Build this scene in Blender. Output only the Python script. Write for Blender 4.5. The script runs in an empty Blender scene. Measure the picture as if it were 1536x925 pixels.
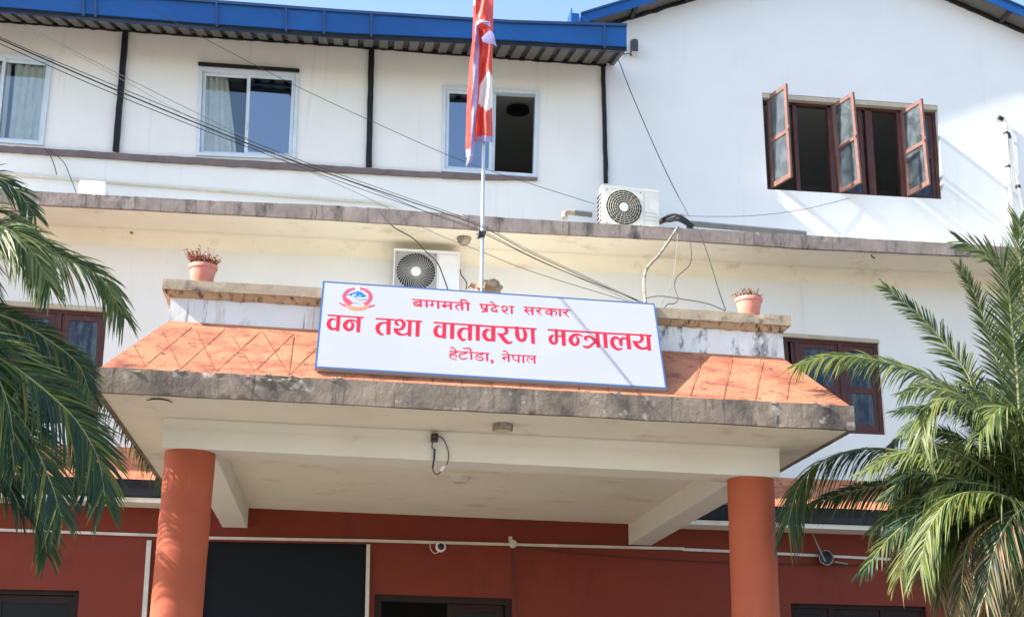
import bpy, math, random
from mathutils import Vector, Matrix, noise
from mathutils.geometry import tessellate_polygon, delaunay_2d_cdt

rnd = random.Random(7)
scene = bpy.context.scene
COL = scene.collection
R = math.radians

# ------------------------------------------------------------------ camera
FPX = 2010.3
CAM = Vector((0, 0, 1.6))
yaw, pit, rol = R(6.978), R(17.329), R(0.8726)
cf = Vector((math.sin(yaw) * math.cos(pit), math.cos(yaw) * math.cos(pit), math.sin(pit)))
cr0 = Vector((math.cos(yaw), -math.sin(yaw), 0))
cu0 = cr0.cross(cf)
cr = cr0 * math.cos(rol) + cu0 * math.sin(rol)
cu = cu0 * math.cos(rol) - cr0 * math.sin(rol)
cam_d = bpy.data.cameras.new('camera')
cam = bpy.data.objects.new('camera', cam_d)
COL.objects.link(cam)
cam_d.sensor_width = 36
cam_d.lens = FPX / 1536 * 36
cam_d.clip_end = 3000
cam.matrix_world = Matrix(((cr.x, cu.x, -cf.x, CAM.x), (cr.y, cu.y, -cf.y, CAM.y), (cr.z, cu.z, -cf.z, CAM.z), (0, 0, 0, 1)))
scene.camera = cam

# ------------------------------------------------------------------ light
SUN = Vector((1.0, 0.14, -0.80)).normalized()          # direction the light travels
world = bpy.data.worlds.new('World')
scene.world = world
world.use_nodes = True
wn = world.node_tree.nodes
sky = wn.new('ShaderNodeTexSky')
sky.sky_type = 'NISHITA'
sky.sun_disc = False
sky.sun_elevation = math.asin(-SUN.z)
sky.sun_rotation = math.atan2(-SUN.x, -SUN.y)
sky.air_density = 1.0
sky.dust_density = 1.0
sky.ozone_density = 1.0
world.node_tree.links.new(sky.outputs[0], wn['Background'].inputs[0])
wn['Background'].inputs[1].default_value = 0.15
sl = bpy.data.lights.new('sun', 'SUN')
sl.energy = 4.8
sl.angle = R(0.5)
sl.color = (1.0, 0.95, 0.88)
sun = bpy.data.objects.new('sun', sl)
COL.objects.link(sun)
sun.rotation_euler = SUN.to_track_quat('-Z', 'Y').to_euler()
vs = scene.view_settings
vs.view_transform = 'Standard'
vs.look = 'None'
vs.exposure = 1.41
vs.gamma = 1.0
vs.use_curve_mapping = False
scene.cycles.max_bounces = 10
scene.cycles.diffuse_bounces = 5
scene.cycles.transparent_max_bounces = 12

# ------------------------------------------------------------------ survey: a sight line of the survey camera meets a plane of the building
YW, YL, YE, YR, YS, YC, YF, YP = 18.5, 17.5, 17.5, 18.1, 18.0, 13.0, 11.95, 12.6

def ray(x, y):
    return cr * ((x - 768) / FPX) - cu * ((y - 462.5) / FPX) + cf

def at(x, y, Y=None, Z=None, X=None):
    d = ray(x, y)
    if Y is not None: return CAM + d * (Y / d.y)
    if Z is not None: return CAM + d * ((Z - CAM.z) / d.z)
    return CAM + d * (X / d.x)

# ------------------------------------------------------------------ materials
def nodes_of(name):
    m = bpy.data.materials.new(name)
    m.use_nodes = True
    return m, m.node_tree.nodes, m.node_tree.links, m.node_tree.nodes['Principled BSDF']

def ramp(n, l, src, p0, c0, p1, c1):
    r = n.new('ShaderNodeValToRGB')
    e = r.color_ramp.elements
    e[0].position, e[0].color = p0, (*c0, 1)
    e[1].position, e[1].color = p1, (*c1, 1)
    l.new(src, r.inputs[0])
    return r.outputs[0]

def tex(n, l, scale, detail=4, rough=.6, stretch=None):
    tc = n.new('ShaderNodeTexCoord')
    src = tc.outputs['Object']
    if stretch:
        mp = n.new('ShaderNodeMapping')
        mp.inputs['Scale'].default_value = stretch
        l.new(src, mp.inputs[0])
        src = mp.outputs[0]
    t = n.new('ShaderNodeTexNoise')
    t.inputs['Scale'].default_value = scale
    t.inputs['Detail'].default_value = detail
    t.inputs['Roughness'].default_value = rough
    l.new(src, t.inputs['Vector'])
    return t.outputs['Fac']

def mixc(n, l, fac, a, b):
    m = n.new('ShaderNodeMix')
    m.data_type = 'RGBA'
    if hasattr(fac, 'links') or hasattr(fac, 'is_output'): l.new(fac, m.inputs[0])
    else: m.inputs[0].default_value = fac
    for s, v in ((6, a), (7, b)):
        if isinstance(v, tuple): m.inputs[s].default_value = (*v, 1)
        else: l.new(v, m.inputs[s])
    return m.outputs[2]

def mat(name, c, rough=.7, c2=None, scale=3, stains=(), bump=0, bscale=20, metal=0, spec=.4, lo=.35, hi=.65):
    """base colour c varied towards c2, then stains: (colour, scale, stretch, threshold, softness)"""
    m, n, l, b = nodes_of(name)
    b.inputs['Roughness'].default_value = rough
    b.inputs['Metallic'].default_value = metal
    b.inputs['Specular IOR Level'].default_value = spec
    col = None
    if c2: col = ramp(n, l, tex(n, l, scale, 5), lo, c, hi, c2)
    for sc, ss, st, th, soft in stains:
        f = ramp(n, l, tex(n, l, ss, 6, .65, st), th - .055, (0, 0, 0), th + soft, (1, 1, 1))
        col = mixc(n, l, f, col if col is not None else c, sc)
    if col is None: b.inputs['Base Color'].default_value = (*c, 1)
    else: l.new(col, b.inputs['Base Color'])
    if bump:
        bp = n.new('ShaderNodeBump')
        bp.inputs['Strength'].default_value = bump
        bp.inputs['Distance'].default_value = .02
        l.new(tex(n, l, bscale, 6, .65), bp.inputs['Height'])
        l.new(bp.outputs[0], b.inputs['Normal'])
    return m

def glass(name, tint, refl=.25, haze=0, refl_streaks=False):
    m, n, l, b = nodes_of(name)
    out = n['Material Output']
    tr = n.new('ShaderNodeBsdfTransparent'); tr.inputs[0].default_value = (*tint, 1)
    gl = n.new('ShaderNodeBsdfGlossy'); gl.inputs['Roughness'].default_value = .03
    gl.inputs[0].default_value = (.46, .50, .55, 1) if refl_streaks else (.9, .95, 1, 1)
    fr = n.new('ShaderNodeFresnel'); fr.inputs[0].default_value = 1.5
    ad = n.new('ShaderNodeMath'); ad.operation = 'ADD'; ad.inputs[1].default_value = refl
    l.new(fr.outputs[0], ad.inputs[0])
    mx = n.new('ShaderNodeMixShader')
    l.new(ad.outputs[0], mx.inputs[0]); l.new(tr.outputs[0], mx.inputs[1]); l.new(gl.outputs[0], mx.inputs[2])
    last = mx.outputs[0]
    if haze:                                   # diffuse film: dusty panes, and streaky reflections painted in as pale bands
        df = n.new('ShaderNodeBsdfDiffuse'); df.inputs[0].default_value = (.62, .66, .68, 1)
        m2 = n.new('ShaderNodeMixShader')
        f = ramp(n, l, tex(n, l, 5, 6, .7, (2.2, 1, .55) if refl_streaks else None), .42, (0, 0, 0) if refl_streaks else (haze * .5,) * 3, .66, (haze * 2.2,) * 3 if refl_streaks else (haze * 1.4,) * 3)
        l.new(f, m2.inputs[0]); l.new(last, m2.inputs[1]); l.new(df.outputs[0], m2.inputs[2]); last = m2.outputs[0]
    l.new(last, out.inputs[0])
    return m

def leafmat(name, c, c2, trans=.3):
    m, n, l, b = nodes_of(name)
    col = ramp(n, l, tex(n, l, 9, 3), .35, c, .65, c2)
    l.new(col, b.inputs['Base Color'])
    b.inputs['Roughness'].default_value = .5
    b.inputs['Specular IOR Level'].default_value = .35
    t = n.new('ShaderNodeBsdfTranslucent')
    l.new(col, t.inputs[0])
    mx = n.new('ShaderNodeMixShader'); mx.inputs[0].default_value = trans
    l.new(b.outputs[0], mx.inputs[1]); l.new(t.outputs[0], mx.inputs[2])
    l.new(mx.outputs[0], n['Material Output'].inputs[0])
    return m

M = {}
M['white'] = mat('white_wall_paint', (.735, .728, .705), .85, (.695, .688, .665), 1.1, [((.60, .59, .57), 2.2, (2.4, 1, .14), .64, .12), ((.44, .43, .41), 26, None, .80, .03), ((.58, .575, .56), 1.6, (1, 1, .35), .72, .14)], .10, 7)
M['white2'] = mat('white_gable_paint', (.715, .72, .725), .85, (.68, .685, .69), .9, [((.60, .60, .60), 2.0, (2.4, 1, .14), .65, .12), ((.45, .44, .42), 24, None, .805, .03), ((.56, .57, .58), 3.0, (1, 1, .5), .77, .1)], .12, 6)
M['cream'] = mat('cream_soffit_paint', (.79, .745, .625), .85, (.735, .685, .565), 1.2, [((.52, .43, .29), 1.6, None, .62, .14), ((.40, .31, .20), 9, (1, 1, .6), .74, .05)], .14, 7)
M['beam'] = mat('off_white_beam_paint', (.75, .725, .655), .85, (.70, .675, .60), 1.5, [((.52, .44, .32), 3.0, None, .70, .10), ((.30, .25, .2), 14, (1, 1, .6), .78, .03)], .10, 9)
M['red'] = mat('dark_red_wall_paint', (.20, .031, .014), .8, (.17, .026, .012), 1.3, [((.12, .02, .012), 2.5, (1, 1, .3), .62, .12), ((.42, .24, .20), 11, (1, 1, .5), .785, .02)], .08, 8)
M['terra'] = mat('terracotta_column_paint', (.43, .097, .043), .75, (.375, .082, .036), 2.2, [((.52, .15, .08), 4, (1.5, 1.5, .25), .64, .14), ((.24, .07, .04), 10, (1, 1, .5), .74, .05)], .12, 8)
M['orange'] = mat('orange_roof_screed', (.52, .205, .105), .85, (.42, .155, .078), 2.5, [((.24, .075, .045), 4.5, (.7, .6, 1.8), .545, .13), ((.13, .052, .036), 12, (.8, .8, 1.6), .625, .06)], .25, 22)
M['groove'] = mat('roof_groove_grime', (.33, .118, .06), .9, (.20, .07, .038), 8)
M['conc'] = mat('weathered_concrete', (.31, .242, .178), .95, (.18, .142, .11), 1.8, [((.062, .052, .046), 1.5, (1, 1, .6), .56, .12), ((.075, .066, .06), 7, (2.2, 1, .22), .60, .10), ((.42, .36, .29), 7, None, .65, .06)], .45, 16)
M['lip'] = mat('broken_pale_screed', (.36, .29, .215), .95, (.17, .135, .105), 16, [((.10, .08, .07), 18, None, .62, .06)], .5, 30)
M['ledgec'] = mat('purple_grey_ledge', (.30, .245, .215), .92, (.20, .165, .15), 3.2, [((.06, .055, .05), 4.5, (1, 1, .4), .60, .09), ((.07, .062, .056), 8, (2.4, 1, .2), .61, .09), ((.40, .35, .29), 9, None, .67, .05)], .3, 18)
M['capc'] = mat('tan_parapet_cap', (.44, .35, .25), .9, (.36, .28, .195), 3.5, [((.12, .095, .075), 6, (1, 1, .8), .62, .07), ((.50, .43, .34), 9, None, .67, .06)], .28, 20)
M['capu'] = mat('stained_cap_moulding', (.50, .385, .26), .9, (.40, .29, .185), 4, [((.085, .062, .045), 9, (1.8, 1, .22), .575, .06)], .4, 22)
M['par'] = mat('streaked_parapet_white', (.76, .75, .73), .88, (.70, .69, .67), 2.0, [((.10, .085, .07), 6.0, (1.9, 1.9, .12), .60, .05), ((.50, .40, .29), 4.5, (1.6, 1.6, .2), .63, .1), ((.42, .41, .38), 5, (1, 1, .3), .62, .1)], .2, 12)
M['parblack'] = mat('mouldy_parapet_white', (.76, .75, .73), .88, (.68, .67, .65), 2.0, [((.09, .085, .08), 7, (1, 1, .5), .60, .07), ((.42, .41, .38), 5, (1, 1, .3), .57, .1)], .25, 12)
M['purple'] = mat('dull_purple_sill_paint', (.175, .135, .135), .8, (.13, .10, .10), 5, [((.5, .47, .44), 9, (1, 1, 3), .73, .04)], .3, 20)
M['black'] = mat('black_steel_paint', (.010, .011, .014), .5, (.018, .018, .020), 6, spec=.2)
M['blue'] = mat('blue_roof_sheet', (.009, .088, .31), .42, (.008, .072, .26), 1.2, [((.016, .05, .16), 5, (.3, 1, 2), .66, .1)], .05, 6, spec=.25)
M['blued'] = mat('blue_gutter_dark', (.010, .045, .14), .5, (.008, .03, .09), 2)
M['sheet'] = mat('grey_sheet_underside', (.125, .12, .112), .6, (.10, .097, .092), 3, [((.12, .11, .10), 6, None, .66, .08)], metal=.1)
M['rib'] = mat('dark_sheet_rib', (.030, .030, .030), .6)
M['alu'] = mat('white_aluminium', (.56, .62, .68), .35, (.48, .55, .63), 5, spec=.5)
M['wood'] = mat('dark_red_brown_wood', (.085, .026, .022), .6, (.058, .019, .017), 6, [((.24, .12, .09), 12, (3, 3, .6), .68, .06)], .1, 30)
M['woodk'] = mat('near_black_brown_wood', (.030, .017, .015), .7, (.02, .012, .011), 6, spec=.2)
M['woodl'] = mat('sunlit_brown_wood', (.215, .115, .092), .55, (.155, .075, .06), 8, [((.42, .27, .2), 12, (3, 3, .5), .66, .08)], .1, 30)  # lighter copy of the wood, sunlight on open casements put into the colour
M['lintel'] = mat('beige_bare_plaster', (.48, .43, .34), .9, (.40, .35, .27), 6, bump=.3)
M['glass'] = glass('window_glass', (.92, .95, .95), .04)
M['glassb'] = glass('bluish_window_glass', (.34, .46, .58), .20)
M['glassn'] = mat('unlit_window_glass', (.012, .013, .015), .3, spec=.12)
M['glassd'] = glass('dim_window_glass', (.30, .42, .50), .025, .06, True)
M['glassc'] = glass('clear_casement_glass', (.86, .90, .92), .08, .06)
M['room'] = mat('room_plaster', (.66, .66, .62), .9)
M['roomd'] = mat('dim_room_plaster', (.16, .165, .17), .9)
M['curtain'] = mat('cream_curtain_cloth', (.84, .80, .71), .9, (.74, .69, .59), 7, bump=.1)
M['acw'] = mat('white_appliance_enamel', (.80, .80, .79), .4, (.76, .76, .75), 4, spec=.5)
M['acy'] = mat('yellowed_appliance_enamel', (.74, .73, .66), .45, (.68, .67, .60), 4, [((.45, .42, .35), 8, None, .70, .08)])
M['acg'] = mat('grey_grille_plastic', (.36, .36, .36), .5)
M['acd'] = mat('dark_fan_cavity', (.03, .03, .033), .6)
M['fan'] = mat('dark_grey_fan_plastic', (.075, .077, .08), .5)
M['grille'] = mat('pale_wire_grille', (.52, .51, .49), .5)
M['grillt'] = mat('tan_dusty_wire_grille', (.46, .43, .36), .6)
M['steel'] = mat('galvanised_steel', (.56, .57, .58), .38, (.44, .45, .46), 9, metal=.55)
M['cable'] = mat('black_cable_rubber', (.028, .028, .030), .6)
M['cableg'] = mat('grey_cable_rubber', (.055, .055, .058), .6)
M['cord'] = mat('grey_white_cord', (.26, .25, .23), .7)
M['hose'] = mat('dirty_white_hose', (.36, .32, .26), .75, (.24, .19, .135), 5, [((.10, .07, .05), 5, None, .60, .05)])
M['pvcg'] = mat('grey_pipe_plastic', (.115, .125, .132), .5, (.085, .095, .10), 5)
M['pvcw'] = mat('white_pipe_plastic', (.76, .74, .70), .5, (.66, .63, .57), 6)
M['trunk_w'] = mat('white_conduit_plastic', (.66, .63, .57), .55, (.52, .49, .43), 4)
M['beigep'] = mat('beige_pipe_plastic', (.66, .60, .49), .55, (.58, .52, .41), 5)
M['plasticw'] = mat('white_plastic', (.80, .80, .79), .4)
M['plasticb'] = mat('black_plastic', (.018, .018, .02), .4)
M['lampc'] = mat('yellowed_lamp_diffuser', (.62, .56, .36), .5, (.50, .44, .27), 12)
M['lampb'] = mat('dirty_lamp_rim', (.34, .30, .24), .6, (.14, .12, .09), 14)
M['dirty'] = mat('dirty_dome_glass', (.36, .31, .24), .5, (.16, .13, .10), 10)
M['pot'] = mat('pink_terracotta_plastic', (.66, .25, .185), .6, (.58, .20, .14), 6, [((.75, .5, .44), 8, None, .72, .06)])
M['soil'] = mat('dry_soil', (.10, .06, .04), .95, (.05, .03, .02), 20)
M['dry'] = mat('dry_red_stems', (.42, .085, .05), .8, (.26, .10, .045), 10)
M['sack'] = mat('brown_sack_cloth', (.42, .31, .21), .95, (.22, .15, .10), 8, [((.30, .05, .045), 6, None, .62, .05)], .6, 18)
M['signw'] = mat('white_flex_print', (.355, .36, .39), .45, (.34, .345, .375), 2, spec=.4)
M['signb'] = mat('blue_print', (.045, .115, .29), .4)
M['signr'] = mat('red_print', (.47, .012, .032), .45)
M['emblr'] = mat('pink_red_print', (.70, .06, .11), .4)
M['emblo'] = mat('orange_red_print', (.78, .20, .11), .4)
M['emblb'] = mat('mountain_blue_print', (.02, .13, .46), .4)
M['emblg'] = mat('grey_green_print', (.22, .33, .30), .4)
M['embll'] = mat('lilac_print', (.60, .52, .68), .4)
M['emblc'] = mat('cream_print', (.36, .355, .35), .4)
M['flagr'] = leafmat('crimson_flag_cloth', (.70, .095, .065), (.62, .06, .05), .30)
M['flagb'] = leafmat('faded_blue_flag_hem', (.40, .37, .58), (.26, .26, .50), .2)
M['flagw'] = leafmat('white_flag_cloth', (.80, .76, .76), (.74, .69, .70), .2)
M['leaf'] = leafmat('palm_leaf_green', (.060, .105, .024), (.036, .070, .018), .28)
M['leaf2'] = leafmat('palm_leaf_bright', (.18, .205, .040), (.115, .145, .026), .36)
M['leafp'] = leafmat('palm_leaf_pale', (.22, .255, .095), (.15, .185, .06), .28)
M['leafd'] = leafmat('palm_leaf_deep', (.016, .042, .018), (.022, .055, .02), .22)
M['leafy'] = leafmat('palm_leaf_dry', (.26, .17, .07), (.17, .11, .05), .2)
M['rachis'] = mat('palm_leaf_stalk', (.25, .26, .10), .6, (.17, .18, .07), 6)
M['bark'] = mat('palm_trunk_fibre', (.12, .085, .055), .95, (.05, .035, .025), 9, bump=.9, bscale=14)
M['paving'] = mat('sunlit_paving', (.225, .20, .165), .95, (.175, .155, .128), .8, [((.24, .22, .18), .6, None, .6, .15)], .3, 6)
M['doorblack'] = mat('black_glass_panel', (.010, .013, .017), .6, spec=.08)

# ------------------------------------------------------------------ mesh building
class MB:
    def __init__(s): s.v, s.f, s.m, s.sm = [], [], [], []
    def face(s, pts, mi=0, smooth=False):
        b = len(s.v); s.v += [Vector(p) for p in pts]
        s.f.append(list(range(b, b + len(pts)))); s.m.append(mi); s.sm.append(smooth)
    def mesh(s, vs, fs, mi=0, smooth=False):
        b = len(s.v); s.v += [Vector(p) for p in vs]
        for f in fs: s.f.append([b + i for i in f]); s.m.append(mi); s.sm.append(smooth)
    def hexa(s, p, mi=0):          # p: 4 bottom then 4 top corners
        s.mesh(p, [(3, 2, 1, 0), (4, 5, 6, 7), (0, 1, 5, 4), (1, 2, 6, 5), (2, 3, 7, 6), (3, 0, 4, 7)], mi)
    def box(s, a, b, mi=0):
        x0, y0, z0 = a; x1, y1, z1 = b
        s.hexa([(x0, y0, z0), (x1, y0, z0), (x1, y1, z0), (x0, y1, z0), (x0, y0, z1), (x1, y0, z1), (x1, y1, z1), (x0, y1, z1)], mi)
    def slabq(s, q, d, mi=0):      # quad q extruded by vector d
        q = [Vector(p) for p in q]; d = Vector(d)
        s.hexa(q + [p + d for p in q], mi)
    def bar(s, a, b, w, h, up=(0, 0, 1), mi=0):
        a, b = Vector(a), Vector(b); t = (b - a).normalized(); up = Vector(up)
        x = t.cross(up).normalized() * w / 2; y = x.cross(t).normalized() * h / 2
        s.hexa([a - x - y, a + x - y, a + x + y, a - x + y, b - x - y, b + x - y, b + x + y, b - x + y], mi)
    def tube(s, pts, r, n=8, mi=0, caps=True, smooth=True):
        pts = [Vector(p) for p in pts]; rr = r if isinstance(r, (list, tuple)) else [r] * len(pts)
        vs, fs = [], []; prev = None
        for i, p in enumerate(pts):
            t = (pts[min(i + 1, len(pts) - 1)] - pts[max(i - 1, 0)])
            t = t.normalized() if t.length > 1e-9 else Vector((0, 0, 1))
            if prev is None:
                a = Vector((0, 0, 1)) if abs(t.z) < .9 else Vector((1, 0, 0))
                x = t.cross(a).normalized()
            else:
                x = (prev - t * prev.dot(t))
                x = x.normalized() if x.length > 1e-6 else t.orthogonal().normalized()
            prev = x; y = t.cross(x)
            for k in range(n):
                an = 2 * math.pi * k / n
                vs.append(p + (x * math.cos(an) + y * math.sin(an)) * rr[i])
        for i in range(len(pts) - 1):
            for k in range(n):
                fs.append((i * n + k, i * n + (k + 1) % n, (i + 1) * n + (k + 1) % n, (i + 1) * n + k))
        s.mesh(vs, fs, mi, smooth)
        if caps:
            b = len(s.v) - len(vs)
            for ring in (list(range(n))[::-1], list(range((len(pts) - 1) * n, len(pts) * n))):
                s.f.append([b + i for i in ring]); s.m.append(mi); s.sm.append(False)
    def lathe(s, prof, n=32, c=(0, 0, 0), axis=(0, 0, 1), mi=0, smooth=True):
        ax = Vector(axis).normalized(); x = ax.orthogonal().normalized(); y = ax.cross(x); c = Vector(c)
        vs, fs = [], []
        for r, h in prof:
            for k in range(n):
                a = 2 * math.pi * k / n
                vs.append(c + ax * h + (x * math.cos(a) + y * math.sin(a)) * r)
        for i in range(len(prof) - 1):
            for k in range(n):
                fs.append((i * n + k, i * n + (k + 1) % n, (i + 1) * n + (k + 1) % n, (i + 1) * n + k))
        s.mesh(vs, fs, mi, smooth)
        b = len(s.v) - len(vs)
        for ring in (list(range(n))[::-1], list(range((len(prof) - 1) * n, len(prof) * n))):
            s.f.append([b + i for i in ring]); s.m.append(mi); s.sm.append(False)
    def ringprism(s, secs, seg, sides=(5, 2, 5, 2), amp=0, freq=6, mi=0, seed=0, edge=0):
        """a bar of four-cornered sections, cut fine enough for broken, uneven edges"""
        secs = [[Vector(p) for p in q] for q in secs]
        full = []
        for a, b in zip(secs, secs[1:]):
            k = max(1, int(round((a[0] - b[0]).length / seg)))
            for i in range(k): full.append([p.lerp(q, i / k) for p, q in zip(a, b)])
        full.append(secs[-1])
        vs, fs = [], []; n = sum(sides)
        for q in full:
            for e in range(4):
                for k in range(sides[e]):
                    p = q[e].lerp(q[(e + 1) % 4], k / sides[e])
                    if amp:
                        o = Vector((seed, 0, 0))
                        d = noise.noise_vector(p * freq + o) * amp + noise.noise_vector(p * freq * 3.1 + o) * amp * .5
                        p = p + d
                    if edge and e in (0, 1) and k in (0, sides[0] - 1):      # chips along the arrises
                        c_ = max(0, noise.noise(p * 2.3 + Vector((9, seed, 2))) - .05) * max(0, noise.noise(p * 14)) * 4
                        p = p + Vector((0, .9, -.9 if e == 1 or k else .6)) * edge * c_
                    vs.append(p)
        for i in range(len(full) - 1):
            for k in range(n):
                fs.append((i * n + k, (i + 1) * n + k, (i + 1) * n + (k + 1) % n, i * n + (k + 1) % n))
        fs.append(list(range(n)))
        fs.append(list(range((len(full) - 1) * n, len(full) * n))[::-1])
        s.mesh(vs, fs, mi, bool(amp))
        s.sm[-1] = s.sm[-2] = False
    def build(s, name, mats, parent=None, fix=True):
        if not isinstance(mats, (list, tuple)): mats = [mats]
        off = origin(parent)
        me = bpy.data.meshes.new(name)
        me.from_pydata([p - off for p in s.v], [], s.f)
        for m in mats: me.materials.append(M[m] if isinstance(m, str) else m)
        me.polygons.foreach_set('material_index', s.m)
        me.polygons.foreach_set('use_smooth', s.sm)
        me.update()
        if fix:
            import bmesh
            bm = bmesh.new(); bm.from_mesh(me)
            bmesh.ops.remove_doubles(bm, verts=bm.verts, dist=1e-5)
            bmesh.ops.recalc_face_normals(bm, faces=bm.faces)
            bm.to_mesh(me); bm.free()
        if any(s.sm): me.set_sharp_from_angle(angle=R(38))
        o = bpy.data.objects.new(name, me)
        COL.objects.link(o)
        if parent is not None: o.parent = parent
        return o

def origin(o):
    v = Vector((0, 0, 0))
    while o is not None:
        v += Vector(o.location); o = o.parent
    return v

def thing(name, label, cat, loc=(0, 0, 0), group=None):
    o = bpy.data.objects.new(name, None)
    o.empty_display_size = .2
    COL.objects.link(o); o.location = Vector(loc)
    o['label'] = label; o['category'] = cat
    if group: o['group'] = group
    return o

def tag(o, label, cat, group=None):
    o['label'] = label; o['category'] = cat
    if group: o['group'] = group
    return o

def catmull(pts, k=8):
    P = [Vector(p) for p in pts]
    if len(P) < 3: return [P[0].lerp(P[-1], i / k) for i in range(k + 1)]
    Q = [P[0] * 2 - P[1]] + P + [P[-1] * 2 - P[-2]]; out = []
    for i in range(len(P) - 1):
        a, b, c, d = Q[i:i + 4]
        for j in range(k):
            t = j / k
            out.append(.5 * (2 * b + (c - a) * t + (2 * a - 5 * b + 4 * c - d) * t * t + (3 * b - a - 3 * c + d) * t ** 3))
    out.append(P[-1]); return out

def along(a, b, x):           # point of line ab (3D) at world X
    t = (x - a.x) / (b.x - a.x)
    return a.lerp(b, t)

def wall_sheet(mb, outer, holes, reveal=.15, mi=0, rmi=None):
    """flat wall with openings, each opening with its reveal going back into the wall"""
    loops = [[Vector(p) for p in outer]] + [[Vector(p) for p in h] for h in holes]
    flat = [p for lp in loops for p in lp]
    tris = tessellate_polygon([[Vector((p.x, p.z, 0)) for p in lp] for lp in loops])
    mb.mesh(flat, [tuple(t) for t in tris], mi)
    for h in loops[1:]:
        for a, b in zip(h, h[1:] + h[:1]):
            mb.face([a, b, b + Vector((0, reveal, 0)), a + Vector((0, reveal, 0))], mi if rmi is None else rmi)

def quadpx(q, Y): return [at(x, y, Y) for x, y in q]

# ------------------------------------------------------------------ ground
g = MB()
g.face([(-400, -400, 0), (400, -400, 0), (400, 600, 0), (-400, 600, 0)])
o = g.build('ground', 'paving'); o['kind'] = 'structure'

# ================================================================== the building
B = thing('office_building', 'white three storey office building with blue metal roofs and a red pillared porch', 'building', (1.5, YW, 0))
XL, XR, YB = -9.0, 12.0, 27.0
XJ = at(905, 150, YW).x

# openings, surveyed on the front wall: order top-left, top-right, bottom-right, bottom-left
W1 = quadpx([(-67, 76), (80, 88), (65, 219), (-78, 209)], YW)
W2 = quadpx([(299, 102), (449, 112), (443, 240), (294, 234)], YW)
W3 = quadpx([(664, 130), (808, 138), (804, 267), (662, 258)], YW)
CW = quadpx([(1143, 139), (1406, 158), (1416, 299), (1151, 284)], YW)
LW = quadpx([(-150, 447), (161, 467), (146, 636), (-152, 626)], YW)
RW = quadpx([(1174, 504), (1318, 514), (1329, 652), (1186, 646)], YW)
GL = quadpx([(-150, 880), (119, 885), (100, 1170), (-150, 1160)], YW)
GD = quadpx([(562, 890), (768, 897), (775, 1200), (555, 1195)], YW)
GR = quadpx([(1186, 904), (1389, 909), (1402, 1080), (1196, 1074)], YW)
DP = quadpx([(306, 811), (551, 815), (547, 1190), (290, 1185)], YW)
for q in (GD, DP):
    for i in (2, 3): q[i].z = .15

zsk = 4.80                      # where the white wall meets the skirt roof
zl = 8.30                       # hidden behind the ledge
w = MB()
wall_sheet(w, [(XL, YW, 0), (XR, YW, 0), (XR, YW, zsk), (XL, YW, zsk)], [GL, GD, GR, DP], .22)
w.build('ground_floor_wall', 'red', B)
w = MB()
wall_sheet(w, [(XL, YW, zsk), (XR, YW, zsk), (XR, YW, zl), (XL, YW, zl)], [LW, RW], .16)
w.build('first_floor_wall', 'white', B)
w = MB()
lt = [at(0, 32, YW), at(560, 72, YW), at(905, 97, YW)]
lt0 = along(lt[0], lt[1], XL)
wall_sheet(w, [(XL, YW, zl), (XJ, YW, zl), lt[2], lt[1], lt[0], lt0], [W1, W2, W3], .12)
w.build('upper_wall', 'white', B)
# gable wing
gA, gB = at(929, 32, YW), at(1024, 3, YW)
gC, gD = at(1423, 0, YW), at(1536, 48.6, YW)
sl1 = (gB.z - gA.z) / (gB.x - gA.x); sl2 = (gD.z - gC.z) / (gD.x - gC.x)
ax = (gC.z - sl2 * gC.x - gA.z + sl1 * gA.x) / (sl1 - sl2)
az = gA.z + sl1 * (ax - gA.x)
def rake(x): return az + (sl1 if x < ax else sl2) * (x - ax)
w = MB()
wall_sheet(w, [(XJ, YW, zl), (XR, YW, zl), (XR, YW, rake(XR)), (ax, YW, az), (XJ, YW, rake(XJ))], [CW], .14)
w.build('gable_wall', 'white2', B)
w = MB()
w.face([(XL, YW, 0), (XL, YB, 0), (XL, YB, 11.4), (XL, YW, 11.4)])
w.face([(XR, YW, 0), (XR, YB, 0), (XR, YB, rake(XR)), (XR, YW, rake(XR))])
w.face([(XL, YB, 0), (XR, YB, 0), (XR, YB, 11.4), (XL, YB, 11.4)])
w.face([(XJ, YW + .02, 11.3), (XJ, YB, 11.3), (XJ, YB, rake(XJ)), (XJ, YW + .02, rake(XJ))])
w.build('side_wall', 'white', B)
# rooms behind the windows
def room(x0, x1, z0, z1, m, d=4.5):
    r = MB(); y0, y1 = YW + .30, YW + d
    r.face([(x0, y1, z0), (x1, y1, z0), (x1, y1, z1), (x0, y1, z1)])
    r.face([(x0, y0, z0), (x1, y0, z0), (x1, y1, z0), (x0, y1, z0)])
    r.face([(x0, y0, z1), (x1, y0, z1), (x1, y1, z1), (x0, y1, z1)])
    r.face([(x0, y0, z0), (x0, y1, z0), (x0, y1, z1), (x0, y0, z1)])
    r.face([(x1, y0, z0), (x1, y1, z0), (x1, y1, z1), (x1, y0, z1)])
    return r.build('room_interior', m, B)
for x0, x1 in ((XL + .1, -3.2), (-3.15, .6), (.65, XJ - .1)): room(x0, x1, 8.45, 11.35, 'room')
room(XJ + .1, XR - .1, 8.45, 11.60, 'room')
for x0, x1 in ((XL + .1, -2), (4.2, XR - .1)): room(x0, x1, 4.75, 8.2, 'roomd')
room(XL + .1, -2.2, .02, 4.3, 'roomd'); room(.1, 5.2, .02, 4.3, 'roomd'); room(5.3, XR - .1, .02, 4.3, 'roomd')

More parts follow.
